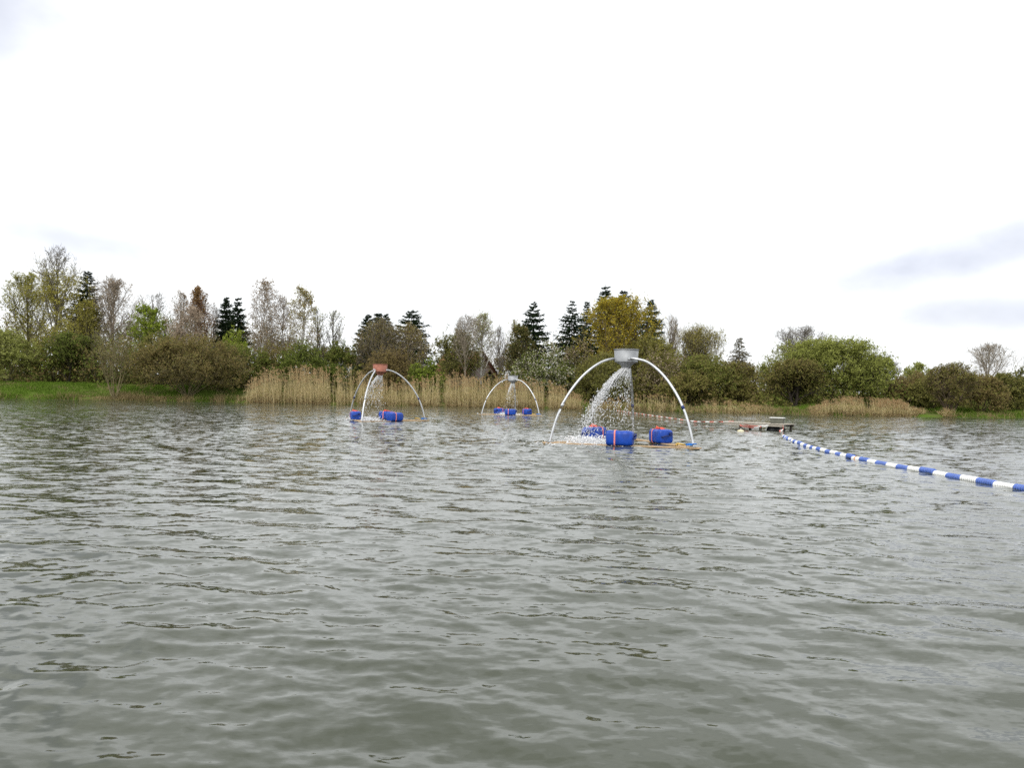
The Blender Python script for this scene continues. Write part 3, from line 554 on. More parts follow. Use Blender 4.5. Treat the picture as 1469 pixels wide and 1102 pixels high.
    tm = T.mesh('trunk', [bark('birch' if bk == 'birch' else bk)], True); cm = C.mesh('crown', [bark('pale') if bk == 'birch' else mats[0]] + mats[1:])
    link('trunk', tm, t); link('crown', cm, t); TRI[0] += len(cm.loops) - 2 * len(cm.polygons) + len(tm.loops) - 2 * len(tm.polygons)
    return t
def conifer(name, u, ytop, wpx, Y, label, group=None, lf='needle', bk='dark', fill=1.0, seed=None, base=0.05, whorls=40):
    """A spruce: whorls of drooping boughs that shorten to the top, each with hanging needle sprays."""
    rng = np.random.default_rng(int(seed if seed is not None else u * 5 + ytop)); top = at(u, ytop, Y); X0, g = top.x, gz(top.x, Y) - 0.05; H = top.z - g; r = 0.5 * wpx * Y / F0
    t = empty(name, (X0, Y, g)); tag(t, label, 'tree', group); zs = np.linspace(0, H, 9); h0 = rng.uniform(2.6, 4.4); whorls = int(whorls * rng.uniform(0.72, 1.15)); dr = rng.uniform(0.6, 1.5)
    P = np.stack([rng.normal(0, 0.02, 9), rng.normal(0, 0.02, 9), zs], -1)[None]; R = (0.016 * H * (1 - zs / H) + 0.012)[None]; V, F = tubes(P, R, 7); tm = mesh_np('trunk', V, F, [bark(bk)], None, True)
    hs, az, ln_ = [], [], []
    for k in range(whorls):
        f = (k + rng.uniform(-0.25, 0.25)) / whorls; f = base + (0.985 - base) * max(f, 0); nb = 5 + int(5 * (1 - f)); ph = rng.uniform(0, 6.28); lw = 1.3 * r * (1 - math.exp(-(1 - f) * H / h0)) * (1 + 0.08 * h0)  / 1.25 * rng.uniform(0.72, 1.15) + 0.05
        for j in range(nb): hs.append(f * H + rng.normal(0, 0.07)); az.append(ph + 6.283 * j / nb + rng.normal(0, 0.15)); ln_.append(lw * rng.uniform(0.72, 1.12))
    hs, az, ln_ = map(np.array, (hs, az, ln_)); frac = hs / H; D = norm(np.stack([np.cos(az), np.sin(az), -0.12 + 0.75 * np.clip(frac - 0.45, 0, 1)], -1)); P0 = np.stack([0 * hs, 0 * hs, hs], -1)
    B = np.zeros((len(hs), 5, 3)); B[:, 0] = P0
    for i in range(4): B[:, i + 1] = B[:, i] + norm(D + np.array([0, 0, (-0.16 * dr, -0.10 * dr, 0.03, 0.20)[i]]) + rng.normal(0, 0.05, D.shape)) * (ln_ / 4)[:, None]
    C = Acc(); C.add(*tubes(B, np.clip(0.012 * ln_, 0.006, 0.03)[:, None] * np.linspace(1, 0.3, 5)[None], 3), 0)
    ks = int(16 * fill); p, d, _, tq = children(rng, B, np.ones((len(hs), 5)), ks, 0.10, 1.0, 0.85, 0.25); Lb = np.repeat(ln_, ks)
    L2 = np.clip(Lb * (0.5 - 0.28 * tq), 0.09, 0.6) * rng.uniform(0.7, 1.3, len(p)); d = norm(d * [1, 1, 0.5] + [0, 0, -0.45]); C.add(*slivers(rng, p, d, L2, 0.03 + 0.12 * L2), 1)
    q = np.repeat(p, 3, 0) + np.repeat(d, 3, 0) * (np.repeat(L2, 3) * rng.uniform(0.1, 1, 3 * len(p)))[:, None]; d2 = norm(np.repeat(d, 3, 0) + rng.normal(0, 0.7, q.shape)); C.add(*slivers(rng, q, d2, rng.uniform(0.10, 0.26, len(q)), np.full(len(q), 0.028)), 1)
    cm = C.mesh('crown', [bark(bk), leaf(lf)]); link('trunk', tm, t); link('crown', cm, t); TRI[0] += len(cm.loops) - 2 * len(cm.polygons)
    return t

BUSH = dict(stems=9, spread=1.1, cb=-0.55, up=0.02, ang=0.75)
# left bank
tree('willow_bush', 14, 471, 92, 74, 'pale green willow bush on the grassy bank', 'bush', **{**BUSH, 'n': (20, 8, 6, 2)}, bk='olive', lf='pale', lf2='willow', nl=4, ls=0.13)
tree('tree', 43, 398, 112, 84, 'half-bare brownish tree behind the pale willow bush', cb=0.22, n=(20, 9, 7, 3), bk='olive', lf='yelgreen', lf2='pale', nl=3, dens=0.9, ls=0.105, up=0.10, lean=0.04)
tree('tree', 84, 359, 100, 82, 'tallest tree, bare grey top above yellow-green lower crown', cb=0.25, n=(22, 9, 7, 4), bk='grey', lf='yelgreen', nl=5, ls=0.115, up=0.11, ang=0.78, top_bare=0.22)
conifer('spruce', 126, 384, 46, 86, 'dark spruce top beside the tallest tree')
tree('tree', 124, 432, 50, 81, 'yellow-olive young tree in front of the dark spruce', cb=0.15, n=(16, 8, 6, 2), bk='olive', lf='yelgreen', lf2='olive', nl=3, ls=0.12, up=0.15, ang=0.6)
tree('shrub', 82, 455, 72, 77, 'yellowish shrub below the tallest tree', 'bush', **{**BUSH, 'n': (16, 8, 6, 2)}, bk='olive', lf='yelgreen', lf2='olive', nl=3)
tree('shrub', 100, 478, 80, 75, 'dark green dense shrub with leaning dark trunk on the grassy bank', 'bush', cb=0.15, stems=3, spread=0.35, n=(18, 8, 6, 2), bk='dark', lf='green', lf2='dark', nl=4, ls=0.13)
tree('tree', 165, 400, 92, 83, 'grey-brown budding tree right beside the dark spruce', cb=0.2, n=(24, 10, 8, 4), bk='pale', lf='pink', nl=1, dens=0.5, ls=0.09, up=0.10, ang=0.75)
tree('shrub', 150, 470, 90, 78, 'brown twiggy shrub below the grey-brown budding tree', 'bush', **{**BUSH, 'n': (18, 8, 6, 3)}, bk='grey', lf='olive', nl=2, ls=0.11)
tree('tree', 218, 416, 58, 92, 'small fan-shaped bare tree behind the bright green tree', cb=0.35, n=(18, 8, 6, 3), bk='grey', up=0.10)
tree('tree', 212, 440, 66, 80, 'bright green tree in fresh leaf', cb=0.15, n=(18, 8, 6, 2), bk='olive', lf='bright', lf2='green', nl=4, ls=0.14)
tree('shrub', 232, 478, 70, 76, 'olive shrub between bright green tree and big brown bush', 'bush', **{**BUSH, 'n': (16, 8, 6, 2)}, bk='olive', lf='olive', nl=4)
tree('sapling', 167, 486, 66, 68.6, 'bare many-stemmed sapling at the edge of the grassy bank', 'shrub', stems=7, spread=0.55, cb=0.22, n=(16, 6, 4, 2), bk='tan', up=0.16, ang=0.45, lf='olive', nl=1, dens=0.4, ls=0.10)
tree('tree', 254, 416, 46, 86, 'narrow pale grey tree behind the pinkish tree', cb=0.12, n=(22, 8, 6, 3), bk='pale', lf='pink', nl=1, dens=0.5, ls=0.10, up=0.14, ang=0.6)
tree('tree', 289, 410, 38, 84, 'narrow red-brown poplar in bud', cb=0.08, n=(26, 8, 6, 3), bk='red', lf='rust', nl=2, ls=0.11, up=0.18, ang=0.5)
tree('tree', 270, 440, 70, 78, 'pinkish blossoming tree above the big brown bush', cb=0.2, n=(20, 8, 6, 3), bk='pale', lf='pink', nl=2, dens=0.8, ls=0.11)
tree('willow_bush', 272, 484, 158, 69.6, 'big round brown-olive willow bush at the water edge left of the reeds', 'bush', stems=13, spread=1.3, cb=-0.5, up=0.02, ang=0.7, n=(34, 10, 7, 3), bk='olive', lf='brown', lf2='olive', nl=3, ls=0.11)
tree('tree', 306, 440, 34, 90, 'thin bare tree left of the paired spruces', cb=0.2, n=(16, 7, 5, 2), bk='grey', up=0.2, ang=0.45)
conifer('spruce', 325, 423, 36, 86, 'slimmer of the two paired spruces beside the birches')
conifer('spruce', 342, 424, 40, 85, 'fuller of the two paired spruces beside the birches', fill=1.2)
tree('shrub', 335, 468, 38, 77, 'light green young tree below the paired spruces', 'tree', cb=0.05, n=(14, 8, 6, 2), stems=3, spread=0.3, bk='olive', lf='bright', lf2='willow', nl=4)
tree('shrub', 352, 492, 90, 74, 'olive green shrub behind the start of the reeds', 'bush', **{**BUSH, 'n': (18, 8, 6, 2)}, bk='olive', lf='green', lf2='olive', nl=4)
# birches
tree('birch', 380, 402, 58, 78, 'tallest birch with reddish hanging twigs and white trunk', cb=0.18, n=(26, 9, 7, 3), bk='birch', lf='rust', lf2='pink', nl=1, dens=0.55, ls=0.10, up=0.10, droop=0.25, ang=0.6, tr=0.11)
tree('birch', 407, 424, 46, 80, 'sparse grey birch between the two tallest birches', cb=0.2, n=(20, 8, 6, 3), bk='birch', lf='pink', nl=1, dens=0.5, ls=0.09, up=0.12, droop=0.15, ang=0.6, tr=0.09)
tree('birch', 432, 412, 50, 79, 'birch with yellow-olive crown and thin white trunk', cb=0.18, n=(24, 8, 7, 3), bk='birch', lf='yelgreen', lf2='rust', nl=1, dens=0.9, ls=0.11, up=0.10, droop=0.2, ang=0.6, tr=0.10)
tree('poplar', 459, 438, 36, 82, 'thin see-through poplar nearest the yellow-olive birch', cb=0.25, n=(18, 7, 5, 2), bk='grey', lf='willow', nl=1, dens=0.35, ls=0.11, up=0.16, ang=0.55)
tree('poplar', 479, 442, 34, 83, 'thin see-through poplar in front of the white gable', cb=0.25, n=(18, 7, 5, 2), bk='grey', lf='willow', nl=1, dens=0.3, ls=0.11, up=0.16, ang=0.55)
tree('shrub', 392, 486, 62, 75, 'brownish green shrub at the feet of the tallest birch', 'bush', **{**BUSH, 'n': (16, 8, 6, 2)}, bk='olive', lf='brown', lf2='olive', nl=3)
tree('shrub', 428, 494, 80, 74, 'dark green shrub behind the reeds under the birches', 'bush', **{**BUSH, 'n': (18, 8, 6, 2)}, bk='dark', lf='green', nl=4)
tree('shrub', 492, 488, 52, 80, 'upright green shrub right of the white gable', 'bush', stems=4, spread=0.25, cb=0.05, n=(16, 8, 6, 2), bk='dark', lf='green', lf2='olive', nl=3)
tree('shrub', 470, 522, 70, 76, 'low green shrub behind the reeds below the white gable', 'bush', **{**BUSH, 'n': (16, 8, 5, 2)}, bk='dark', lf='green', nl=4)
# middle
conifer('spruce', 528, 449, 48, 90, 'left spruce of three behind the brown-olive round tree')
conifer('spruce', 543, 446, 42, 92, 'middle spruce of three behind the brown-olive round tree')
conifer('spruce', 554, 448, 40, 91, 'right spruce of three behind the brown-olive round tree')
tree('tree', 545, 461, 84, 79, 'brown-olive round tree right behind the rusty funnel', cb=0.10, stems=3, spread=0.3, n=(26, 9, 8, 4), bk='grey', lf='brown', lf2='olive', nl=1, dens=0.8, ls=0.11)
conifer('spruce', 591, 441, 66, 86, 'broad dark spruce left of the street lamp')
tree('tree', 592, 467, 64, 79, 'brownish budding tree in front of the broad spruce', cb=0.12, n=(22, 9, 7, 4), bk='pale', lf='brown', lf2='yelgreen', nl=1, dens=0.7, ls=0.11)
tree('shrub', 560, 500, 80, 75, 'dark brown twiggy shrub behind the rusty funnel', 'bush', **{**BUSH, 'n': (18, 8, 6, 3)}, bk='brown', lf='brown', nl=2)
tree('shrub', 614, 508, 54, 74, 'fresh green shrub behind the reeds left of the street lamp', 'bush', **{**BUSH, 'n': (18, 8, 6, 2)}, bk='dark', lf='green', lf2='bright', nl=5)
tree('shrub', 655, 474, 70, 77, 'dark olive shrub tree behind the street lamp', 'bush', stems=4, spread=0.3, cb=0.08, n=(20, 8, 6, 3), bk='brown', lf='olive', lf2='dark', nl=3)
tree('birch', 670, 452, 50, 73, 'bare young tree with long straight pale trunk beside the street lamp', cb=0.42, n=(20, 8, 6, 3), bk='pale', up=0.12, ang=0.65, tr=0.075)
tree('birch', 692, 452, 56, 80, 'pale airy birch in front of the red tiled roof', cb=0.25, n=(24, 9, 6, 3), bk='birch', lf='pale', nl=1, dens=0.5, ls=0.10, up=0.10, droop=0.15, ang=0.6)
tree('tree', 718, 471, 32, 90, 'small bare upright tree between birch and spruce', cb=0.2, n=(18, 7, 6, 2), bk='grey', up=0.18, ang=0.5)
tree('birch', 739, 461, 30, 84, 'thin pale birch left of the lone tall spruce', cb=0.25, n=(18, 7, 6, 2), bk='birch', up=0.14, ang=0.5, lf='pale', nl=1, dens=0.3)
conifer('spruce', 766, 430, 58, 87, 'lone tall spruce above the white blossoming shrub')
tree('tree', 748, 466, 52, 82, 'dark brown conical tree left of the white blossoming shrub', cb=0.05, n=(24, 8, 6, 3), bk='dark', lf='dark', lf2='brown', nl=3, up=0.1)
tree('blossom_shrub', 780, 477, 92, 74.5, 'white blossoming shrub behind the reeds', 'bush', **{**BUSH, 'n': (22, 9, 6, 2)}, bk='dark', lf='green', lf2='blossom', nl=3, ls=0.13)
conifer('spruce', 821, 428, 50, 86, 'open spruce with bare patches left of the yellow maple', fill=0.7)
conifer('spruce', 842, 428, 34, 90, 'slim grey-green spruce touching the yellow maple', lf='bluegreen', fill=0.8)
conifer('spruce', 869, 408, 50, 90, 'highest spruce, rising behind the yellow maple')
conifer('spruce', 894, 412, 54, 91, 'second spruce top above the yellow maple')
conifer('spruce', 914, 429, 30, 93, 'thin half-bare spruce behind the yellow maple', lf='bluegreen', fill=0.6)
conifer('spruce', 934, 427, 44, 88, 'dense blue-green spruce right of the yellow maple', lf='bluegreen', fill=1.2)
tree('maple', 886, 431, 138, 79, 'big round yellow-flowering maple above the grey funnel', cb=0.12, n=(30, 10, 8, 3), bk='brown', lf='yellow', lf2='yelgreen', nl=3, ls=0.14)
tree('blossom_shrub', 832, 492, 62, 76, 'pinkish blossoming shrub left of the grey funnel', 'bush', **{**BUSH, 'n': (18, 8, 6, 2)}, bk='brown', lf='olive', lf2='pink', nl=3)
tree('shrub', 868, 502, 92, 73.5, 'olive green shrub right behind the grey funnel', 'bush', **{**BUSH, 'n': (24, 9, 6, 2)}, bk='olive', lf='olive', nl=4)
tree('shrub', 935, 484, 84, 76, 'tall olive shrub under the blue-green spruce', 'bush', stems=5, spread=0.4, cb=0.05, n=(24, 9, 6, 2), bk='olive', lf='olive', lf2='yelgreen', nl=4)
tree('shrub', 862, 520, 80, 70.5, 'dark olive bush by the end of the long reed bed', 'bush', **{**BUSH, 'n': (20, 8, 6, 2)}, bk='olive', lf='olive', lf2='dark', nl=4)
tree('shrub', 955, 500, 80, 72, 'brown-green bush with whitish buds behind the arched pipe', 'bush', **{**BUSH, 'n': (20, 8, 6, 3)}, bk='brown', lf='olive', lf2='pink', nl=2)
tree('tree', 960, 455, 44, 90, 'slender bare tree right of the blue-green spruce', cb=0.2, n=(18, 8, 6, 3), bk='pale', up=0.2, ang=0.5)
tree('willow', 1003, 468, 100, 80, 'pale fan of upright willow twigs above the olive bushes', cb=0.05, stems=8, spread=0.4, n=(26, 9, 6, 3), bk='tan', lf='yelgreen', nl=1, dens=0.6, ls=0.10, up=0.2, ang=0.35)
tree('shrub', 1015, 512, 110, 71.5, 'wide olive bush at the water right of the arched pipe', 'bush', **{**BUSH, 'n': (28, 9, 6, 2)}, bk='olive', lf='olive', lf2='green', nl=4)
tree('shrub', 1062, 520, 62, 71, 'brown-green bush at the water near the jetty', 'bush', **{**BUSH, 'n': (18, 8, 6, 2)}, bk='brown', lf='olive', lf2='brown', nl=4)
tree('shrub', 985, 540, 90, 68.5, 'low dark scrub hanging over the water under the wide olive bush', 'bush', **{**BUSH, 'n': (18, 8, 5, 2)}, bk='dark', lf='olive', lf2='brown', nl=3)
conifer('larch', 1061, 482, 44, 88, 'grey see-through larch beside the big green willow', lf='larch', bk='grey', fill=0.4)
# right
tree('oak', 1150, 472, 112, 96, 'domed bare oak behind the big green willow', cb=0.2, n=(26, 10, 8, 4), bk='grey', up=0.10, ang=0.9)
tree('willow', 1200, 487, 150, 71, 'big fresh green willow at the right reed bed', cb=0.10, stems=5, spread=0.75, n=(34, 10, 8, 2), bk='dark', lf='willow', nl=4, ls=0.12, up=0.04)
tree('willow', 1248, 508, 84, 73, 'smaller green willow right of the big green willow', cb=0.08, stems=4, spread=0.6, n=(24, 9, 7, 2), bk='dark', lf='willow', lf2='green', nl=4, ls=0.12)
tree('willow', 1133, 499, 92, 74, 'olive green willow between the bare oak and the big green willow', cb=-0.2, stems=5, spread=0.6, n=(28, 9, 7, 2), bk='olive', lf='willow', lf2='olive', nl=3, ls=0.11)
tree('willow', 1140, 518, 84, 67.5, 'brown-olive willow with leaning dark trunks left of the big green willow', cb=0.12, stems=4, spread=0.55, n=(28, 10, 7, 3), bk='dark', lf='olive', lf2='brown', nl=3, ls=0.11, tr=0.14)
tree('tree', 1282, 521, 34, 84, 'small dark bare tree right of the willows', cb=0.25, n=(16, 8, 6, 3), bk='grey', up=0.1)
tree('shrub', 1302, 531, 56, 73, 'tan twiggy shrub behind the right reed bed', 'bush', **{**BUSH, 'n': (18, 8, 6, 3)}, bk='tan', lf='brown', nl=2)
tree('tree', 1318, 524, 44, 79, 'pale green tree behind the tan twiggy shrub', cb=0.1, n=(18, 8, 6, 2), bk='olive', lf='pale', nl=3)
tree('willow_bush', 1363, 523, 74, 64.5, 'dark rounded willow bush with forked dark stems at the water', 'bush', stems=6, spread=0.6, cb=0.14, n=(26, 9, 7, 3), bk='brown', lf='olive', lf2='brown', nl=2, dens=0.8, ls=0.10, tr=0.11)
tree('shrub', 1405, 540, 78, 67.5, 'brown scrub between the dark willow bush and the frame edge', 'bush', **{**BUSH, 'n': (22, 8, 6, 3)}, bk='brown', lf='brown', lf2='olive', nl=2)
tree('tree', 1418, 495, 98, 86, 'large bare spreading tree above the brown scrub', cb=0.25, n=(22, 9, 7, 4), bk='pale', up=0.08, ang=0.8)
tree('shrub', 1455, 532, 66, 70, 'dark olive bush beside the brown scrub', 'bush', **{**BUSH, 'n': (22, 8, 6, 2)}, bk='brown', lf='olive', lf2='dark', nl=4)
tree('shrub', 1335, 542, 60, 71, 'olive shrub left of the dark willow bush', 'bush', **{**BUSH, 'n': (18, 8, 6, 2)}, bk='brown', lf='olive', nl=3)
# background wood: one look-alike row behind everything
rb = np.random.default_rng(77)
for u in np.linspace(-40, 1510, 44):
    y_ = np.interp(u, [-40, 350, 430, 510, 600, 700, 800, 1000, 1100, 1300, 1500], [450, 456, 492, 505, 488, 510, 478, 498, 532, 542, 545]) + rb.uniform(-6, 8)
    tree('background_tree', u + rb.uniform(-12, 12), y_, rb.uniform(60, 84), rb.uniform(98, 112), 'dark brown-green leafing tree in the dense wood behind the bank', 'tree', 'background wood', cb=0.02, stems=4, spread=0.4, n=(16, 7, 5, 0), bk='brown', lf='olive' if rb.uniform() < 0.5 else 'brown', lf2='pink' if rb.uniform() < 0.3 else 'green', nl=5, ls=0.17, seed=int(u) + 900)

# ------------------------------------------------------------------ reeds and bank grass
REED = [leafmat('reed_straw', (0.46, 0.365, 0.175), (0.68, 0.57, 0.33), 0.3), leafmat('reed_plume', (0.33, 0.22, 0.11), (0.50, 0.36, 0.20), 0.3), leafmat('reed_green', (0.14, 0.17, 0.03), (0.28, 0.27, 0.07), 0.25), leafmat('reed_litter', (0.17, 0.115, 0.055), (0.33, 0.23, 0.12), 0.15)]
def reeds(tops, n_, seed, label, depth=3.2, off=-0.6, pw=1.7):
    """A reed bed whose uneven top outline follows (pixel column, pixel row) pairs at the bank's distance."""
    r = np.random.default_rng(seed); tu = [a for a, b_ in tops]; tz = [at(a, b_, 66.0).z for a, b_ in tops]; u0, u1 = tu[0], tu[-1]
    u = r.uniform(u0, u1, n_ * 2); cl = hash_noise(u * 0.25, 0 * u, seed, ((0.05, 0.6), (0.13, 0.8), (0.31, 0.6))); u = u[r.uniform(0, 1, len(u)) < np.clip(0.55 + 0.32 * cl, 0.06, 1) * np.clip(np.minimum(u - u0, u1 - u) / 22.0, 0.12, 1)][:n_]; n_ = len(u)
    dd = r.uniform(0, 1, n_) ** 1.2 * depth + off; X = np.array([at(float(x), 585, 66.0).x for x in u]); Y = shore(X) + dd; X = X * Y / 66.0
    g = np.maximum(ground(X, Y), -0.25); Hm = np.maximum(np.interp(u, tu, tz) - g, 0.4); f_ = 0.30 + 0.80 * r.uniform(0, 1, n_) ** pw * (1 + 0.12 * hash_noise(X, Y, seed + 1, ((0.25, 1), (0.7, 0.6)))); Hh = Hm * f_
    A = Acc(); P0 = np.stack([X, Y, g], -1); D0 = norm(np.stack([r.normal(-0.03, 0.06, n_), r.normal(0, 0.05, n_), np.ones(n_)], -1)); P = poly(r, P0, D0, Hh, 2, 0.025, 0.0)
    A.add(*tubes(P, np.array([0.0095, 0.0075, 0.005])[None].repeat(n_, 0), 3), 0)
    has = (r.uniform(0, 1, n_) < 0.8) & (f_ > 0.62); tip = P[has, -1]; nt_ = len(tip)
    for k in range(5): A.add(*slivers(r, tip + r.normal(0, 0.012, tip.shape) - [0, 0, 0.04], norm(np.stack([r.normal(-0.45, 0.35, nt_), r.normal(0, 0.3, nt_), np.full(nt_, 0.75 - 0.15 * k)], -1)), r.uniform(0.14, 0.32, nt_), np.full(nt_, 0.020)), 1)
    for k in range(6):
        t = r.uniform(0.02, 0.62, n_); q = P0 + (P[:, -1] - P0) * t[:, None]; a = r.uniform(0, 6.28, n_); up_ = r.uniform(0.2, 2.2, n_)
        mat = 2 if k == 0 else (3 if k > 3 else 0); q[:, 2] -= 0.0 if k < 4 else t * Hh * 0.45
        A.add(*slivers(r, q, norm(np.stack([np.cos(a), np.sin(a), up_], -1)), r.uniform(0.25, 0.6, n_), np.full(n_, 0.013)), mat)
    nl_ = n_ * 2; q = P0[r.integers(0, n_, nl_)] + r.normal(0, 0.15, (nl_, 3)) * [1, 1, 0]; q[:, 2] = np.maximum(ground(q[:, 0], q[:, 1]), -0.05) + r.uniform(0, 0.25, nl_); A.add(*slivers(r, q, norm(r.normal(0, 1, (nl_, 3)) * [1, 1, 0.5] + [0, 0, 0.45]), r.uniform(0.2, 0.55, nl_), np.full(nl_, 0.015)), 3)
    o = link('reed_bed', A.mesh('reed_bed', REED)); tag(o, label, 'reeds', None, 'stuff'); return o
reeds([(338, 568), (352, 556), (372, 540), (388, 530), (410, 527), (450, 531), (480, 528), (510, 534), (540, 545), (570, 549), (600, 545), (640, 538), (680, 541), (715, 545), (760, 546), (790, 550), (815, 560), (842, 574)], 4800, 41, 'long bed of tall dry golden reeds behind the three aerators', 3.4)
reeds([(838, 576), (880, 574), (920, 565), (950, 566), (1000, 579)], 300, 42, 'thin dry reeds along the bank under the olive bushes', 2.0)
reeds([(995, 580), (1030, 573), (1060, 578), (1110, 584)], 220, 44, 'short dry reeds at the foot of the bushes by the jetty', 1.6)
reeds([(1160, 588), (1190, 575), (1215, 571), (1250, 573), (1290, 576), (1326, 590)], 2100, 43, 'right bed of dry tan reeds below the green willows', 3.0)
reeds([(1343, 592), (1358, 586), (1374, 593)], 160, 45, 'small tuft of dry reeds under the dark willow bush', 1.0)

GR = [leafmat('grass_green', (0.075, 0.13, 0.014), (0.17, 0.255, 0.04), 0.3), leafmat('grass_dry', (0.20, 0.155, 0.07), (0.34, 0.27, 0.14), 0.2)]
def grass(u0, u1, d0, d1, n_, hgt, dry, seed, label, name='grass', cat='grass'):
    r = np.random.default_rng(seed); Yg = 68.0; xa, xb = at(u0, 580, Yg).x, at(u1, 580, Yg).x; X = r.uniform(xa, xb, n_); Y = shore(X) + r.uniform(d0, d1, n_)
    P0 = np.stack([X, Y, ground(X, Y)], -1); a = r.uniform(0, 6.28, n_); D = norm(np.stack([np.cos(a) * 0.5, np.sin(a) * 0.5, r.uniform(0.5, 1.4, n_)], -1)); hh = hgt * r.uniform(0.5, 1.3, n_) * (1 + 0.4 * hash_noise(X, Y, seed, ((0.2, 1), (0.6, 0.7))))
    isd = r.uniform(0, 1, n_) < np.clip(dry + 0.3 * hash_noise(X, Y, seed + 3, ((0.1, 1), (0.4, 0.8))), 0, 1); A = Acc(); wd = np.full(n_, 0.022)
    for mi, k in ((0, ~isd), (1, isd)):
        if k.any(): A.add(*slivers(r, P0[k], D[k], hh[k], wd[k]), mi)
    o = link(name, A.mesh(name, GR)); tag(o, label, cat, None, 'stuff')
grass(-60, 262, 0.9, 9.0, 26000, 0.22, 0.02, 51, 'short green grass on the left bank')
grass(-60, 350, -0.15, 1.0, 5200, 0.40, 0.62, 52, 'dry and green tussocks along the edge of the left bank')
grass(1095, 1190, 0.1, 6.0, 6000, 0.28, 0.12, 53, 'green grass under the willows beside the right reed bed')
grass(1318, 1520, 0.0, 6.0, 9000, 0.30, 0.2, 54, 'green grass around the dark willow bush')
grass(830, 1170, -0.2, 1.2, 5200, 0.42, 0.75, 55, 'dry grass fringe along the water below the bushes')
grass(345, 840, 2.0, 6.0, 9000, 0.55, 0.25, 56, 'tall green grass growing behind the long reed bed')

def undergrowth(u0, u1, d0, d1, n_, hgt, seed, label, mats):
    r = np.random.default_rng(seed); X = r.uniform(at(u0, 580, 80).x, at(u1, 580, 80).x, n_); d_ = r.uniform(d0, d1, n_); Y = shore(X) + d_; X = X * Y / 80
    hh = hgt * np.clip(0.65 + 0.45 * hash_noise(X, Y, seed, ((0.06, 1), (0.17, 0.8), (0.45, 0.5))), 0.15, 1.4); z = ground(X, Y) + hh * r.uniform(0, 1, n_) ** 0.7; A = Acc(); C = np.stack([X, Y, z], -1); s_ = r.uniform(0, 1, n_) < 0.5
    A.add(*leaves(r, C[s_], 0.24), 0); A.add(*leaves(r, C[~s_], 0.22), 1); k = r.uniform(0, 1, n_) < 0.25; D = norm(r.normal(0, 0.5, (int(k.sum()), 3)) + [0, 0, 1]); A.add(*slivers(r, C[k] - D * 0.4, D, r.uniform(0.4, 1.0, len(D)), np.full(len(D), 0.012)), 2)
    tag(link('undergrowth', A.mesh('undergrowth', [leaf(mats[0]), leaf(mats[1]), bark('brown')])), label, 'undergrowth', None, 'stuff')
undergrowth(-60, 350, 8.0, 34, 34000, 3.4, 61, 'dense dark undergrowth beneath the trees on the left bank', ('green', 'brown'))
undergrowth(340, 1110, 5, 34, 40000, 2.4, 62, 'dense brown-green undergrowth beneath the trees behind the long reed bed', ('olive', 'brown'))
undergrowth(1090, 1530, 5, 34, 28000, 2.8, 63, 'dense undergrowth beneath the willows and right-hand bushes', ('olive', 'green'))

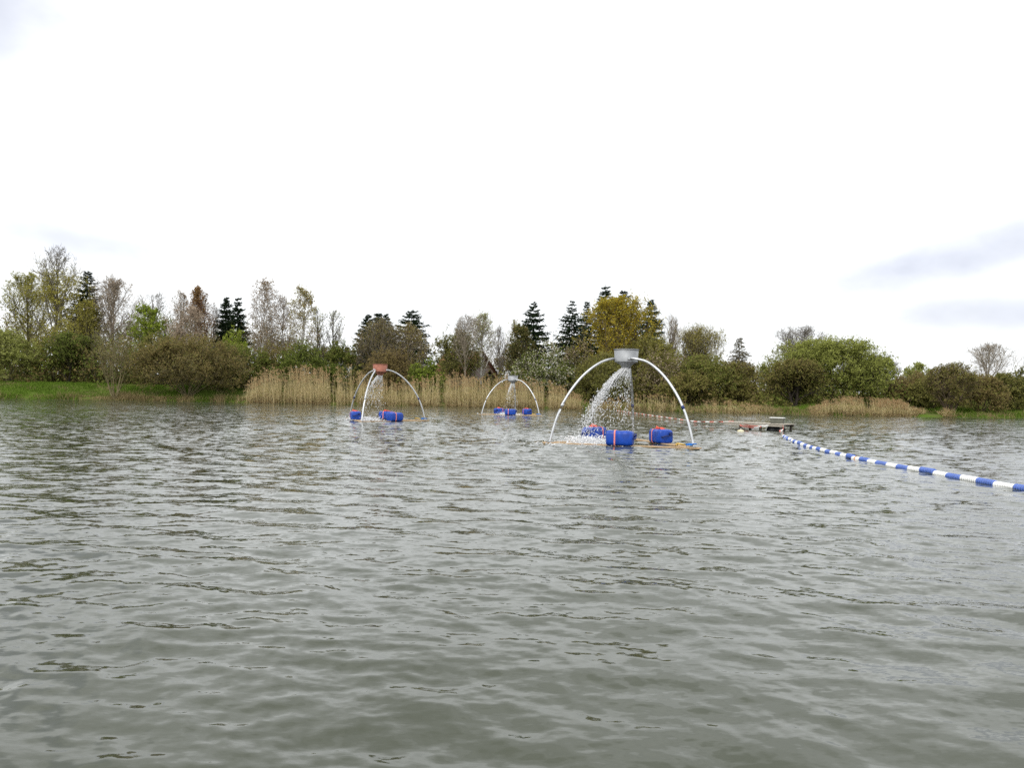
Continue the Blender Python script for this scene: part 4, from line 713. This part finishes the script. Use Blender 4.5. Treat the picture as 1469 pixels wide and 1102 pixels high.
# ------------------------------------------------------------------ houses and street lamp behind the trees
PLAST = plain('white_plaster', (0.66, 0.66, 0.63), 0.9, 0, 0.06, 2, 0.1); TILE_R = plain('red_roof_tile', (0.27, 0.115, 0.075), 0.85, 0, 0.25, 3, 0.15); TILE_D = plain('dark_roof_tile', (0.075, 0.058, 0.05), 0.85, 0, 0.25, 3, 0.15); GLASS = plain('window_glass', (0.03, 0.035, 0.04), 0.08, 0, 0.1, 3, 0.6); TIMB = plain('dark_timber', (0.09, 0.06, 0.04), 0.8)
def house(u, Y, wpx, v_eave, v_ridge, ln, rz, rmat, label, timber=False, wmat=None):
    p = at(u, v_eave, Y); g = gz(p.x, Y) - 0.3; wd = wpx * Y / F0; he = p.z - g; hr = at(u, v_ridge, Y).z - g; t = empty('house', (p.x, Y, g), rz); tag(t, label, 'house')
    hw = wd / 2; V = np.array([[-hw, 0, 0], [hw, 0, 0], [hw, 0, he], [0, 0, hr - 0.12], [-hw, 0, he], [-hw, ln, 0], [hw, ln, 0], [hw, ln, he], [0, ln, hr - 0.12], [-hw, ln, he]], float)
    me = bpy.data.meshes.new('wall'); me.from_pydata(V.tolist(), [], [(0, 1, 2, 3, 4), (9, 8, 7, 6, 5), (1, 6, 7, 2), (5, 0, 4, 9), (0, 5, 6, 1), (2, 7, 8, 3), (3, 8, 9, 4)]); me.materials.append(wmat or PLAST); link('wall', me, t)
    ov = 0.45; sl_ = (hr - he) / hw; ex = hw + ov; ze = he - sl_ * ov; rf = None
    for s in (-1, 1):
        bm = bmesh.new(); a = [bm.verts.new(c) for c in ((0, -ov, hr), (s * ex, -ov, ze), (s * ex, ln + ov, ze), (0, ln + ov, hr))]; bb = [bm.verts.new((v.co.x, v.co.y, v.co.z + 0.16)) for v in a]
        for q in ((a[0], a[1], a[2], a[3]), (bb[3], bb[2], bb[1], bb[0])): bm.faces.new(q)
        for i in range(4): bm.faces.new((a[i], bb[i], bb[(i + 1) % 4], a[(i + 1) % 4]))
        bmesh.ops.recalc_face_normals(bm, faces=bm.faces); r_ = link('roof', bm_mesh('roof', bm, rmat), t)
        link('barge_board', tube_mesh('barge_board', [(0, -ov - 0.02, hr + 0.04), (s * ex, -ov - 0.02, ze + 0.04)], 0.11, 4, TIMB), r_)
    link('chimney', bm_mesh('chimney', box_bm(0.6, 0.6, 1.3, 0.02, 1, (hw * 0.3, ln * 0.6, hr + 0.25)), rmat), r_)
    for wx, wz in ((-0.45, he * 0.45), (0.45, he * 0.45), (0, he + (hr - he) * 0.25)):
        w_ = link('window', bm_mesh('window', box_bm(0.9, 0.06, 1.05, 0.01, 1, (wx * hw, -0.02, wz)), WHITEP), t); link('pane', bm_mesh('pane', box_bm(0.74, 0.03, 0.88, 0, 1, (wx * hw, -0.05, wz)), GLASS), w_)
    link('door', bm_mesh('door', box_bm(0.95, 0.06, 2.05, 0.01, 1, (0, -0.02, 1.33)), TIMB), t)
    if timber:
        for k in np.linspace(-0.7, 0.7, 7): link('timber', bm_mesh('timber', box_bm(0.09, 0.05, (hr - he) * (1 - abs(k)) * 0.9, 0, 1, (k * hw, -0.03, he + (hr - he) * (1 - abs(k)) * 0.45)), TIMB), t)
    return t
house(477, 100, 52, 520, 504, 9.0, 0.0, TILE_D, 'house with white gable and dark roof glimpsed behind the thin poplars', True)
house(690, 96, 46, 533, 506, 8.0, math.radians(38), TILE_R, 'house with red tiled roof glimpsed behind the pale birch', wmat=plain('brown_render', (0.22, 0.16, 0.12), 0.9, 0, 0.15, 2, 0.1))
house(700, 92, 30, 548, 531, 4.0, math.radians(30), TILE_D, 'low shed with dark roof in front of the red tiled house', wmat=plain('dark_boards', (0.12, 0.095, 0.075), 0.9, 0, 0.2, 2, 0.1))
p = at(645, 514, 79); g = gz(p.x, 79); Hl = p.z - g
t = empty('street_lamp', (p.x, 79, g)); tag(t, 'thin street lamp with white head behind the reeds', 'street lamp'); LAMPM = plain('lamp_post_paint', (0.30, 0.30, 0.28), 0.5)
link('pole', tube_mesh('pole', [(0, 0, -0.2), (0, 0, 1.0), (0, 0, Hl)], [0.075, 0.06, 0.045], 10, LAMPM), t)
bm = box_bm(0.62, 0.30, 0.14, 0.05, 3, (-0.15, 0, Hl + 0.05)); link('lamp_head', bm_mesh('lamp_head', bm, WHITEP, True), t)
